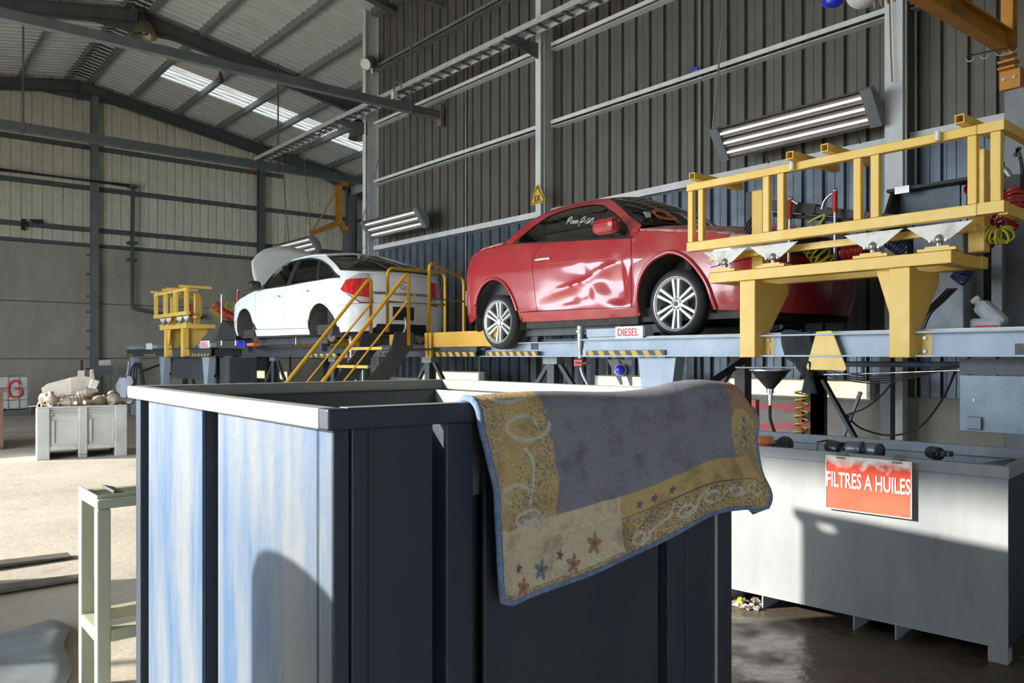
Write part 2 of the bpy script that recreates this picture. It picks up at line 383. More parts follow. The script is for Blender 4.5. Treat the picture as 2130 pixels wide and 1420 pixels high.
MB().cyl((XA - .03, 7.02, 1.1), (XA - .03, 7.02, 9.2), .022).build('downpipe', 'steel_mid', wr)

# ---- outer walls that close the hall
wo = MB().box(XR, XR + .15, YF, YB, 0, zp(XR) + .2)
wo.build('wall_right_outer', 'clad_tan', label='outer side wall behind the partition', kind='structure')
eb = MB().chan((14.9, 16, 7.9), (14.9, YB - .2, 7.9), -.12, .3, .012); eb.build('trim_1', 'steel_light', label='pale steel eaves beam beside the far corner column', kind='structure')
wl = thing('wall_left', 'side wall with wide open doorway to the yard', None, (XL, 8, 0), kind='structure')
OY0, OY1, OZ = 4.0, 18.6, 4.55
MB().box(XL - .2, XL, YF, OY0, 0, zp(XL) + .2).build('wall_section', 'clad_tan', wl)
MB().box(XL - .2, XL, OY1, YB, 0, zp(XL) + .2).build('wall_section', 'clad_tan', wl)
MB().box(XL - .2, XL, OY0, OY1, OZ, zp(XL) + .2).build('wall_section', 'clad_tan', wl)
wf = thing('wall_front', 'front wall with open gateway', None, (4, YF, 0), kind='structure')
MB().box(XL - .2, -3.2, YF - .2, YF, 0, 10).build('wall_section', 'clad_tan', wf)
MB().box(-.6, XR, YF - .2, YF, 0, 10).build('wall_section', 'clad_tan', wf)
MB().box(-3.2, -.6, YF - .2, YF, 3.2, 10).build('wall_section', 'clad_tan', wf)
# ================================================================ blue steel bin with the rug
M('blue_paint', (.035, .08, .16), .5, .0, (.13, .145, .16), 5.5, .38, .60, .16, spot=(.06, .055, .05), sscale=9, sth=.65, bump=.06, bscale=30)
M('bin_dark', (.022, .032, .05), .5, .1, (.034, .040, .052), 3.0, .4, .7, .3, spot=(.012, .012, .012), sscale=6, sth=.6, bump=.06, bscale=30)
M('bin_rim', (.15, .19, .22), .6, .0, (.24, .23, .20), 5, .35, .65, 1, spot=(.2, .18, .15), sscale=14, sth=.64)
M('bin_inner', (.34, .33, .315), .7, 0, (.28, .26, .23), 4, .4, .7, .3, spot=(.40, .34, .27), sscale=8, sth=.66)
bb = thing('steel_bin', 'large blue paint-worn steel bin with a rug over its edge', 'bin', (.832, 1.662, 0), math.radians(-1.2))
LX, LY, H = 1.56, 1.87, 1.40
def L(mb, name, mat, root, **k): return mb.build(name, mat, root, local=True, **k)
# rim tubes
for n_, p in enumerate(((0, LX, 0, .05), (0, LX, LY - .05, LY), (0, .05, .051, LY - .051), (LX - .05, LX, .051, LY - .051))):
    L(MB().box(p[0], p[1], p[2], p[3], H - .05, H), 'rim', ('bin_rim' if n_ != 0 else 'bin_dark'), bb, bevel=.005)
L(MB().box(.052, LX - .052, .004, .046, H, H + .0015), 'rim_lit_strip', 'bin_rim', bb)  # light along the top of the front rim, put in as a paler strip
# left side: raised panels with a deep groove between
for a, b in ((.03, .83), (.985, 1.60)):
    L(MB().box(.026, .04, a, b, .12, H - .05), 'side_panel', 'blue_paint', bb, bevel=.004)
L(MB().box(.03, .045, 1.615, 1.66, .12, H - .05), 'edge_strip', 'blue_paint', bb, bevel=.004)
L(MB().box(.04, .115, .822, .83, .12, H - .05).box(.04, .115, .985, .993, .12, H - .05), 'groove_wall', 'bin_dark', bb)
L(MB().box(.115, .125, .02, 1.84, .12, H - .05), 'inner_wall', 'bin_dark', bb)
L(MB().box(LX - .125, LX - .115, .02, 1.84, .12, H - .05), 'inner_wall', 'bin_inner', bb)
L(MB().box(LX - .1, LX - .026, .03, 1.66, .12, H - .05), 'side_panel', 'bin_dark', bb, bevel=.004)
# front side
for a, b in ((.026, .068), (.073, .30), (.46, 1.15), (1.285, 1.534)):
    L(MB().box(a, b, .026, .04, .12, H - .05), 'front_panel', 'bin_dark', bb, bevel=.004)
for a in (.33, 1.18):
    L(MB().box(a, a + .085, .012, .09, .12, H - .05), 'stiffener', 'bin_dark', bb, bevel=.004)
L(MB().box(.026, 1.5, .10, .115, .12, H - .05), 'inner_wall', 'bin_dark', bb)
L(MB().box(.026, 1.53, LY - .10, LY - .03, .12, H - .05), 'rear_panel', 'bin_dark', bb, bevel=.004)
L(MB().box(.03, 1.53, .03, LY - .03, .10, .12), 'bottom', 'bin_dark', bb)
for x in (.12, 1.30):
    L(MB().box(x, x + .14, .05, LY - .05, 0, .10), 'skid', 'steel_dark', bb)

# rug
rg = bpy.data.materials.new('rug_weave'); rg.use_nodes = True; MATS['rug_weave'] = rg
nt = rg.node_tree; N = nt.nodes; b = N['Principled BSDF']; b.inputs['Roughness'].default_value = .95; b.inputs['Specular IOR Level'].default_value = .1
at = N.new('ShaderNodeAttribute'); at.attribute_name = 'weave'
uv = N.new('ShaderNodeUVMap')
wv = []
for ax, sc in ((0, 95), (1, 120)):
    mp = N.new('ShaderNodeMapping'); mp.inputs['Rotation'].default_value = (0, 0, math.radians(90) * ax); mp.inputs['Scale'].default_value = (sc, sc, sc)
    nt.links.new(uv.outputs[0], mp.inputs[0]); w = N.new('ShaderNodeTexWave'); w.inputs['Scale'].default_value = .5; w.inputs['Distortion'].default_value = .6; nt.links.new(mp.outputs[0], w.inputs['Vector']); wv.append(w)
mul = N.new('ShaderNodeMath'); mul.operation = 'MULTIPLY'; nt.links.new(wv[0].outputs['Fac'], mul.inputs[0]); nt.links.new(wv[1].outputs['Fac'], mul.inputs[1])
mr = N.new('ShaderNodeMapRange'); mr.inputs[1].default_value = 0; mr.inputs[2].default_value = .6; mr.inputs[3].default_value = .62; mr.inputs[4].default_value = 1.12; nt.links.new(mul.outputs[0], mr.inputs[0])
mm = N.new('ShaderNodeMix'); mm.data_type = 'RGBA'; mm.blend_type = 'MULTIPLY'; mm.inputs[0].default_value = 1; nt.links.new(at.outputs['Color'], mm.inputs[6]); nt.links.new(mr.outputs[0], mm.inputs[7])
nz = N.new('ShaderNodeTexNoise'); nz.inputs['Scale'].default_value = 7; nz.inputs['Detail'].default_value = 9; nz.inputs['Roughness'].default_value = .7; nt.links.new(uv.outputs[0], nz.inputs['Vector'])
mr2 = N.new('ShaderNodeMapRange'); mr2.inputs[1].default_value = .5; mr2.inputs[2].default_value = .82; nt.links.new(nz.outputs[0], mr2.inputs[0])
mm2 = N.new('ShaderNodeMix'); mm2.data_type = 'RGBA'; mm2.inputs[7].default_value = (.05, .045, .045, 1); nt.links.new(mr2.outputs[0], mm2.inputs[0]); nt.links.new(mm.outputs[2], mm2.inputs[6]); nt.links.new(mm2.outputs[2], b.inputs['Base Color'])
bp = N.new('ShaderNodeBump'); bp.inputs['Strength'].default_value = .5; bp.inputs['Distance'].default_value = .004; nt.links.new(mul.outputs[0], bp.inputs['Height']); nt.links.new(bp.outputs[0], b.inputs['Normal'])
M('rug_edge', (.09, .14, .27), .95, 0, (.20, .25, .36), 60, .4, .7)
rug = thing('rug', 'worn grey and gold patterned rug draped over the blue bin', 'rug', (1.8, 1.66, 1.4))
NU, NV = 300, 250
def rug_pt(s, q):
    """s 0..1 along the bin edge, q metres from the rim crest: negative inside the bin, positive down the front"""
    X = 1.228 + 1.185 * s
    hump = .022 * math.exp(-((s - .76) / .16) ** 2) + .006 * math.sin(9 * s)
    droop = max(0, s - .93) * .9
    top = 1.412 + hump - droop
    R = .055 + .012 * s; arc = R * math.pi / 2
    yc = 1.665 + .012 * math.sin(5 * s)
    # a sagging fold line runs across the front
    def sag(d): return .018 * math.sin(5.2 * s + 9 * d) + .022 * math.exp(-((d - .17 - .07 * s) / .05) ** 2) * (.35 + s) + .012 * math.sin(17 * s + 3) * d
    if q < -arc: d = -q - arc; return (X, yc + R + .01 * math.sin(6 * s), top - R - d)
    if q <= arc:
        a = q / R; return (X + .0 * s, yc - R * math.sin(a), top - R + R * math.cos(a))
    d = q - arc; ez = min(1, d / .07); ez = ez * ez * (3 - 2 * ez)
    lean = .155 * d * (1 - s) + (-.03) * d * s
    return (X + lean, yc - R - sag(d) * ez - .03 * d, top - R - d)
def qmax(s): return .575 - .14 * s + .012 * math.sin(7 * s) - 1.2 * max(0, s - .95) - .6 * max(0, .03 - s)
def spiral(cx, cy, r0, turns, aspect=1.0, k=60):
    return [(cx + r0 * (1 - .55 * i / k) * math.cos(turns * 2 * math.pi * i / k), cy + aspect * r0 * (1 - .55 * i / k) * math.sin(turns * 2 * math.pi * i / k)) for i in range(k)]
swirls = [spiral(.075 + .045, .20, .075, 1.0, 1.0), spiral(.10, .62, .055, 1.4, .8), spiral(.045, .50, .05, -.7, 1.2), spiral(.08, .05, .07, .55, .6),
          spiral(.49, .93, .035, 1.2, 1.2), spiral(.66, .90, .04, 1.3, 1.1), spiral(.77, .88, .045, 1.2, 1.1), spiral(.87, .87, .035, 1.3, 1.1), spiral(.93, .84, .03, .8, 1.3)]
curls = [[(.10, .30), (.12, .36), (.11, .45), (.10, .56)], [(.52, .93), (.56, .90), (.60, .88), (.62, .82)], [(.69, .92), (.72, .86), (.75, .82)], [(.80, .92), (.83, .86), (.86, .82)]]
SW = []
for c in swirls + [smooth_pts(c, 8) for c in curls]: SW += list(c)
from mathutils import kdtree
kd = kdtree.KDTree(len(SW))
for i, (a, c_) in enumerate(SW): kd.insert((a, c_ * .45, 0), i)
kd.balance()
flow = [(.135, .90, .030, (.22, .24, .30)), (.24, .985 - .06, .03, (.42, .22, .16)), (.07, .97 - .02, .028, (.42, .22, .16)), (.32, .86, .035, (.42, .23, .17)), (.20, .86, .015, (.16, .14, .12)), (.06, .85, .014, (.2, .15, .1)),
        (.50, .74, .016, (.16, .16, .19)), (.55, .73, .016, (.16, .16, .19)), (.61, .72, .016, (.16, .16, .19)), (.94, .33, .014, (.2, .2, .25)), (.94, .40, .014, (.2, .2, .25)), (.94, .47, .014, (.2, .2, .25))]
def rug_col(s, t):
    r = random.random
    gold = (.60, .45, .22); grey = (.27, .27, .33); cream = (.72, .61, .45); rust = (.48, .27, .20); line = (.62, .60, .56)
    j = lambda c, a: tuple(max(0, x * (1 + a * (r() - .5))) for x in c)
    bt = .66 - .03 * s
    if t < -.1: return j((.20, .20, .24), .3)
    if s > .86 and t < .27: c = j(rust, .4)
    elif .185 + .012 * t < s < .885 and t < bt: c = j(grey, .35)
    elif t >= bt and s < .43:
        c = j(cream, .35) if t < .965 else j((.40, .29, .12), .5)
        if t > .76 and r() < .35: c = j((.60, .54, .42), .3)
    elif t >= bt: c = j(gold if r() < .72 else (.15, .14, .17), .45) if t > .8 else j(gold, .3)
    else: c = j(gold, .35) if r() > .16 + .16 * math.sin(30 * s + 9 * t) else j((.20, .20, .23), .4)
    if abs(t - (.80 - .02 * s)) < .004 and s > .43: c = (.18, .16, .15)
    _, _, d = kd.find((s, t * .45, 0))
    if d < .0042: c = j(line, .3)
    for fx, fy, fr, fc in flow:
        dx = s - fx; dy = (t - fy) * .45; d = math.hypot(dx, dy); a = math.atan2(dy, dx)
        if d < fr * (.62 + .2 * math.cos(5 * a)): c = j(fc, .3)
        if d < fr * .2: c = (.15, .15, .2)
    return c
vs = []; fs = []; cols_ = []; uvs = []
for jv in range(NV + 1):
    for iu in range(NU + 1):
        s = iu / NU; q0, q1 = -.30, qmax(s); q = q0 + (q1 - q0) * jv / NV
        vs.append(Vector(rug_pt(s, q))); uvs.append((s * 1.19, q)); cols_.append(rug_col(s, q / qmax(s)))
for jv in range(NV):
    for iu in range(NU): a = jv * (NU + 1) + iu; fs.append((a, a + 1, a + NU + 2, a + NU + 1))
me = bpy.data.meshes.new('carpet'); me.from_pydata([tuple(v - LOC[rug]) for v in vs], [], fs); me.materials.append(rg)
ca = me.color_attributes.new('weave', 'FLOAT_COLOR', 'POINT'); ca.data.foreach_set('color', [x for c in cols_ for x in (*c, 1)])
ul = me.uv_layers.new(name='UVMap'); ul.data.foreach_set('uv', [x for l in me.loops for x in uvs[l.vertex_index]])
me.shade_smooth(); cp = bpy.data.objects.new('carpet', me); C.objects.link(cp); cp.parent = rug; LOC[cp] = LOC[rug]
sm = cp.modifiers.new('thick', 'SOLIDIFY'); sm.thickness = .011; sm.offset = 0
edge = []
for jv in range(0, NV + 1, 5): edge.append(vs[jv * (NU + 1)])
for iu in range(5, NU + 1, 5): edge.append(vs[NV * (NU + 1) + iu])
for jv in range(NV - 5, -1, -5): edge.append(vs[jv * (NU + 1) + NU])
MB().tube(edge, .0095, 8).build('edge_binding', 'rug_edge', rug, smooth=60, label='dark blue whipped edge of the rug')

# ================================================================ grey bin for oil filters
M('filter_bin', (.24, .25, .255), .5, .0, (.165, .18, .20), 2.2, .38, .66, .25, spot=(.12, .12, .12), sscale=5, sth=.64, bump=.04, bscale=25)
M('filter_bin_in', (.22, .26, .31), .6, .1, (.15, .17, .19), 2.5, .38, .66, .4)
fb = thing('filter_bin', 'long grey steel bin holding oil filters, red sign on its front', 'bin', (4.37, 1.465, 0), math.radians(6.5))
FW, FL, FH = .93, 2.75, .98
L(MB().box(0, .008, .0, FL, .08, FH - .06), 'front_panel', 'filter_bin', fb)
L(MB().box(-.006, .03, -.006, FL, FH - .062, FH), 'rim', 'filter_bin', fb, bevel=.004)
L(MB().box(FW - .03, FW + .006, -.006, FL, FH - .062, FH), 'rim', 'filter_bin_in', fb, bevel=.004)
L(MB().box(.031, FW - .031, -.006, .03, FH - .062, FH), 'rim', 'filter_bin', fb, bevel=.004)
L(MB().box(.031, FW - .031, FL - .03, FL, FH - .062, FH), 'rim', 'filter_bin', fb, bevel=.004)
L(MB().box(FW - .008, FW, 0, FL, .08, FH - .06), 'rear_panel', 'filter_bin_in', fb)
L(MB().box(.009, FW - .009, 0, .008, .08, FH - .06), 'end_panel', 'bin_dark', fb)
L(MB().box(.009, FW - .009, FL - .008, FL, .08, FH - .06), 'end_panel', 'filter_bin', fb)
L(MB().box(.01, FW - .01, .01, FL - .01, .08, .09), 'bottom', 'bin_dark', fb)
for x, y in ((0, 0), (FW - .09, 0), (0, FL - .09), (FW - .09, FL - .09)):
    L(MB().box(x, x + .09, y, y + .09, 0, .08), 'foot', 'filter_bin', fb, bevel=.008)
for y in (.52, .74, 1.28, 1.50):
    L(MB().box(.0, FW, y, y + .008, .0, .08), 'skid', 'filter_bin', fb)
# sign
M('sign_red', (.72, .075, .03), .45, 0, (.60, .05, .025), 5, .4, .7)
def worn_sign(m):
    nt = m.node_tree; N = nt.nodes; Lk = nt.links; b = N['Principled BSDF']; src = b.inputs['Base Color'].links[0].from_socket
    tc = [n for n in N if n.type == 'TEX_COORD'][0]; sp = N.new('ShaderNodeSeparateXYZ'); Lk.new(tc.outputs['Object'], sp.inputs[0])
    nz = N.new('ShaderNodeTexNoise'); nz.inputs['Scale'].default_value = 22; nz.inputs['Detail'].default_value = 8; Lk.new(tc.outputs['Object'], nz.inputs['Vector'])
    ml = N.new('ShaderNodeMath'); ml.operation = 'MULTIPLY_ADD'; ml.inputs[1].default_value = .14; Lk.new(nz.outputs[0], ml.inputs[0]); Lk.new(sp.outputs['Z'], ml.inputs[2])
    mr = N.new('ShaderNodeMapRange'); mr.inputs[1].default_value = .02; mr.inputs[2].default_value = .065; Lk.new(ml.outputs[0], mr.inputs[0])
    mx = N.new('ShaderNodeMix'); mx.data_type = 'RGBA'; mx.inputs[7].default_value = (.82, .76, .70, 1); Lk.new(src, mx.inputs[6]); Lk.new(mr.outputs[0], mx.inputs[0]); Lk.new(mx.outputs[2], b.inputs['Base Color'])
worn_sign(MATS['sign_red'])
fd = Vector((-math.sin(math.radians(6.5)), math.cos(math.radians(6.5)), 0)); fn = Vector((-math.cos(math.radians(6.5)), -math.sin(math.radians(6.5)), 0))
o0 = Vector((4.37, 1.465, 0))
sg = thing('hanging_sign', 'red FILTRES A HUILES sign hooked on the grey bin', 'sign', o0 + fd * .66 + fn * .03 + Vector((0, 0, .955)))
sw, sh = .455, .30; R6 = math.radians(6.5)
sl = o0 + fd * (.66 + sw / 2) + fn * .030 + Vector((0, 0, .965))      # top left as seen
u_ = -fd; v_ = Vector((0, 0, 1))
MB().prism([(0, 0), (sw, 0), (sw, -sh), (0, -sh)], sl, u_, v_, -.004).build('board', 'sign_red', sg)
fr = MB()
for a, b_ in (((0, 0), (sw, -.004)), ((0, -sh + .004), (sw, -sh)), ((0, 0), (.004, -sh)), ((sw - .004, 0), (sw, -sh))):
    fr.prism([a, (b_[0], a[1]), b_, (a[0], b_[1])], sl + fn * .002, u_, v_, .002)
fr.build('border', 'white_plain', sg)
text_mb('FILTRES A HUILES', .085, sl + u_ * .006 + v_ * (-.175) + fn * .002, u_, v_, .002, .443, .012).build('lettering', 'white_plain', sg)
for a in (.06, .355):
    hk = MB().prism([(a, 0), (a + .05, 0), (a + .05, -.015), (a, -.015)], sl, u_, v_, .003)
    hk.bar(sl + u_ * (a + .025) + fn * .0 + v_ * .006, sl + u_ * (a + .025) - fn * .075 + v_ * .022, .05, .003)
    hk.build('hook', 'steel_mid', sg)
# oil filters on the heap
M('filter_orange', (.55, .16, .06), .4, .2, (.35, .10, .05), 9, .4, .7)
M('oil_black', (.02, .021, .024), .3, .2, (.05, .05, .055), 8, .4, .7)
M('oil_grey', (.15, .17, .20), .35, .3, (.07, .075, .085), 8, .4, .7)
heap = MB(); hn, hm = 26, 10; hv = []
for i in range(hn + 1):
    for j in range(hm + 1):
        y = .03 + (FL - .06) * i / hn; x = .03 + (FW - .06) * j / hm
        hv.append((x, y, .83 + .05 * math.sin(3 * y + 2 * x) + .05 * random.random()))
heap.add(hv, [(i * (hm + 1) + j, i * (hm + 1) + j + 1, (i + 1) * (hm + 1) + j + 1, (i + 1) * (hm + 1) + j) for i in range(hn) for j in range(hm)])
hp = heap.build('oily_scrap', 'oil_black', None); hp.location = fb.location; hp.rotation_euler = fb.rotation_euler; tag(hp, 'black oily scrap filling the grey bin below the rim', 'scrap', kind='stuff')
def at_fb(x, y, z): return o0 + fd * y - fn * x + Vector((0, 0, z))
def oil_filter(name, label, y, x, z, r, l, mat, az, tilt=0, bands=True, group='oil filters on top of the heap'):
    t = thing(name, label, 'filter', at_fb(x, y, z), group=group)
    d = Vector((math.cos(az) * math.cos(tilt), math.sin(az) * math.cos(tilt), math.sin(tilt))); p = LOC[t] - d * l / 2
    MB().lathe([(.001, 0), (r * .5, 0), (r * .9, .004), (r, .015), (r, l - .012), (r * .85, l), (.001, l)], p, d, 20).build('canister', mat, t, smooth=40)
    MB().lathe([(r * .95, 0), (r * 1.06, .001), (r * 1.06, .012), (r * .95, .013)], p, d, 20).build('end_ring', 'chrome' if bands else mat, t, smooth=30)
    MB().lathe([(r * .32, -.012), (r * .45, -.012), (r * .45, .002), (r * .32, .002)], p, d, 14).build('thread', 'oil_grey', t, smooth=30)
    return t
oil_filter('oil_filter', 'orange oil filter with two bright metal bands, nearest the rug', 1.36, .2, .980, .042, .10, 'filter_orange', 2.2)
oil_filter('oil_filter', 'black round oil filter lying beside the orange one', 1.225, .16, .980, .048, .09, 'oil_black', 3.5, bands=False)
oil_filter('oil_filter', 'grey oil filter canister behind the red sign', .80, .15, .988, .045, .10, 'oil_grey', 1.6, bands=False)
oil_filter('oil_filter', 'glossy black oil filter above the left sign hook', .90, .14, .988, .042, .11, 'oil_black', 1.2, .1, False)
oil_filter('oil_filter', 'dark ribbed oil filter between the two sign hooks', .70, .16, .988, .042, .10, 'oil_grey', 1.3, 0, False)
oil_filter('oil_filter', 'dark oil filter lying towards the bright end of bin', .42, .30, .985, .035, .09, 'oil_black', .9, 0, False)
t = thing('drain_tap', 'small black lever tap standing up from the oily heap', 'tap', at_fb(.16, 1.02, .955))
p = LOC[t]
MB().cyl(p, p + Vector((0, 0, .055)), .009).build('body', 'oil_grey', t); MB().bar(p + Vector((0, 0, .055)), p + Vector((.05, -.045, .07)), .012, .008).build('lever', 'oil_black', t)
t = thing('finned_lid', 'black finned cap lying near the right end of bin', 'cap', at_fb(.20, .33, .985))
p = LOC[t]; mb = MB().cyl(p, p + Vector((0, 0, .025)), .032, n=16); mb.build('disc', 'oil_black', t); MB().bar(p + Vector((-.045, 0, .012)), p + Vector((.045, .01, .012)), .02, .012).build('tab', 'oil_black', t)

# debris under the filter bin
M('debris', (.36, .33, .29), .8, 0, (.10, .09, .08), 30, .4, .6)
db = MB()
for i in range(150):
    y = 1.3 + .75 * random.random() ** 1.5; x = -.06 + .3 * random.random() - .02 * y; s = .008 + .018 * random.random()
    db.obox(at_fb(x, y, s * .4), (s * 1.6, s, s * .5), Matrix.Rotation(random.random() * 6, 3, 'Z') @ Matrix.Rotation(random.random() * .8, 3, 'X'))
dbo = db.build('metal_debris', 'debris'); tag(dbo, 'heap of small metal scraps under the grey bin', 'debris', kind='stuff')
t = MB().cyl(at_fb(-.03, 1.42, .02), at_fb(-.01, 1.42, .03), .02, n=16)
M('yellow_cap', (.5, .42, .05), .5); tag(t.build('bottle_cap', 'yellow_cap'), 'small yellow ring cap under the grey bin', 'cap')
tag(MB().obox((3.15, 1.22, .004), (.09, .045, .006), Matrix.Rotation(.5, 3, 'Z')).build('metal_scrap', 'white_plain'), 'small white scrap on the wet dark floor', 'scrap')

# ================================================================ pale green stand
M('stand_paint', (.36, .38, .28), .4, 0, (.31, .33, .24), 5, .4, .7, 1, coat=.2)
st = thing('steel_stand', 'pale green welded steel stand left of the blue bin', 'stand', (.805, 3.745, 0))
x0, y0, x1, y1 = .805, 3.745, 1.36, 4.11; lw = .055
for n_, (x, y) in enumerate(((x0, y0), (x1 - lw, y0), (x0, y1 - lw), (x1 - lw, y1 - lw))):
    MB().box(x, x + lw, y, y + lw, 0, .865).build('leg', 'stand_paint', st, bevel=.006)
for a in ((x0, x1, y0, y0 + lw), (x0, x1, y1 - lw, y1), (x0, x0 + lw, y0 + lw, y1 - lw), (x1 - lw, x1, y0 + lw, y1 - lw)):
    MB().box(*a, .866, .905).build('top_rail', 'stand_paint', st, bevel=.006)
    MB().box(a[0] + (lw if a[1] - a[0] > .1 else 0), a[1] - (lw if a[1] - a[0] > .1 else 0), a[2], a[3], .29, .345).build('lower_rail', 'stand_paint', st, bevel=.006)
MB().angle((x0, y0 + .004, .906), (x1, y0 + .004, .906), .03, .022, .005).build('top_lip', 'stand_paint', st)
MB().box(x0, x0 + .006, y0 + .01, y1, .906, .925).build('top_lip', 'stand_paint', st)
MB().obox((x0 + .11, y0 + .2, .915), (.05, .22, .012), Matrix.Rotation(.3, 3, 'Y')).build('rubber_pad', 'black', st)

# ================================================================ forklift (only the tines reach into view)
M('fork_steel', (.13, .12, .11), .5, .4, (.22, .20, .18), 6, .4, .7)
M('fork_body', (.55, .30, .04), .5)
fk = thing('forklift', 'forklift with two dark tapered tines reaching in from left', 'forklift', (-1.0, 6.3, 0))
for yc, xt in ((6.78, 1.27), (6.05, 1.22)):
    w = .075
    tp = [(xt, .0), (xt, .012), (-.30, .055), (-.30, .62), (-.35, .62), (-.35, .0)]
    k = MB().prism(tp, (0, yc + w, .015), (1, 0, 0), (0, 0, 1), 2 * w)
    k.build('tine', 'fork_steel', fk, bevel=.004)
MB().box(-.42, -.35, 5.85, 6.98, .12, .62).build('carriage', 'fork_steel', fk)
for yc in (6.05, 6.72):
    MB().box(-.56, -.43, yc, yc + .09, .05, 2.05).build('mast', 'black', fk)
MB().box(-.5, -.45, 6.14, 6.72, 1.95, 2.05).build('mast_bar', 'black', fk)
MB().prism([(0, .25), (-1.6, .25), (-2.1, .4), (-2.15, 1.1), (-1.2, 1.15), (-1.1, .75), (-.35, .75), (0, .95)], (-.58, 6.95, 0), (1, 0, 0), (0, 0, 1), 1.1).build('body', 'fork_body', fk, bevel=.03)
for x, z in ((-.7, .3), (-2.2, .26)):
    for yc in (5.8, 6.9): MB().cyl((x, yc - .09, z), (x, yc + .09, z), z, n=20).build('wheel', 'rubber', fk)
for x in (-.75, -2.1):
    for yc in (5.9, 6.86): MB().bar((x, yc, .9), (x + (.12 if x < -1 else -.05), yc, 2.1), .06, .06).build('guard_post', 'black', fk)
gt = MB().box(-2.0, -.78, 5.88, 5.93, 2.06, 2.12).box(-2.0, -.78, 6.83, 6.88, 2.06, 2.12)
for k in range(7): gt.box(-1.98 + k * .19, -1.94 + k * .19, 5.93, 6.83, 2.06, 2.11)
gt.build('overhead_guard', 'black', fk)

M('sheet_steel', (.33, .38, .41), .4, .5, (.20, .23, .25), 3, .4, .7, 1)
# unseen tank added left of the view to cast a rounded shadow on the blue bin
tk = thing('shadow_tank', 'unseen tall round tank added to cast a shadow on the blue bin', 'tank', (-.22, 2.40, 0))
MB().lathe([(.001, 0), (.31, 0), (.33, .02), (.33, 1.29), (.31, 1.33), (.001, 1.34)], (-.22, 2.40, 0), (0, 0, 1), 40).build('shell', 'sheet_steel', tk, smooth=40)
for z in (.45, .92): MB().lathe([(.33, z - .015), (.342, z), (.33, z + .015)], (-.22, 2.40, 0), (0, 0, 1), 32).build('hoop', 'sheet_steel', tk, smooth=40)
MB().cyl((-.22, 2.32, 1.34), (-.22, 2.32, 1.36), .04, n=14).build('bung', 'black', tk)
# curled steel plate on the floor
pn = []; nx, ny = 18, 14
for i in range(nx + 1):
    for j in range(ny + 1):
        a = i / nx; c_ = j / ny
        e = .05 * math.sin(5 * c_) + .03 * math.sin(11 * c_)
        pn.append((-.75 + (1.62 + e) * a - .10 * c_, 4.95 - .95 * c_ + (.35 * a - .12) * (1 - c_) - .12 * a * c_, .012 + .035 * a ** 2 * c_ + .02 * math.sin(3 * c_ + 4 * a) ** 2 * a))
pm = MB().add(pn, [(i * (ny + 1) + j, i * (ny + 1) + j + 1, (i + 1) * (ny + 1) + j + 1, (i + 1) * (ny + 1) + j) for i in range(nx) for j in range(ny)])
t = thing('steel_plate', 'buckled grey steel plate lying on floor beside the stand', 'plate', (0, 4.5, 0))
o = pm.build('sheet', 'sheet_steel', t, smooth=50); sm = o.modifiers.new('t', 'SOLIDIFY'); sm.thickness = .008
for (x, y) in ((.42, 4.62), (.80, 4.52), (.28, 4.86)):
    MB().cyl((x, y, .034), (x, y, .038), .02, n=14).build('hole', 'black', t)
# ================================================================ cars
from mathutils.geometry import tessellate_polygon
def car_paint(name, col, dust, coat=1.0, rough=.32, dlo=.5, dhi=.75):
    m = M(name, col, rough, .0, dust, 3.0, dlo, dhi, 1, coat=coat); return m
car_paint('red_paint', (.36, .02, .028), (.42, .065, .065), 1.0, .3)
M('red_dull', (.42, .10, .09), .6, 0, (.60, .42, .38), 9, .45, .62)
car_paint('white_paint', (.80, .81, .82), (.72, .72, .72), .8, .35)
M('trim_black', (.02, .021, .023), .5)
M('underbody', (.03, .029, .028), .8, 0, (.07, .06, .05), 6, .45, .7)
M('well_grey', (.055, .055, .055), .8, 0, (.10, .095, .09), 5, .4, .7)
M('seat_cloth', (.22, .25, .25), .9, 0, (.15, .17, .17), 8, .4, .7)
M('alloy', (.62, .63, .64), .35, .35, (.50, .50, .50), 10, .4, .7)
M('lamp_red', (.5, .015, .02), .15, 0, (.65, .04, .03), 20, .45, .55, .2, coat=1)
M('lamp_clear', (.65, .67, .70), .1, .3, coat=1)
M('disc_rust', (.28, .21, .17), .45, .7, (.18, .11, .07), 12, .4, .7)
M('marker_white', (.85, .86, .85), .6)
M('marker_orange', (.80, .16, .03), .6)
M('sticker', (.70, .74, .74), .5, 0, (.45, .60, .58), 60, .45, .6)
glass_mat('glass_dark', (.45, .50, .48), .05)
glass_mat('glass_clear', (.62, .67, .64), .05)
glass_mat('glass_rear', (.22, .22, .20), .08)
def interp(T, z):
    if z <= T[0][0]: return T[0][1]
    for (a, b), (c, d) in zip(T, T[1:]):
        if z <= c: return b + (d - b) * (z - a) / (c - a)
    (a, b), (c, d) = T[-2:]; return d + (d - b) / (c - a) * (z - c)
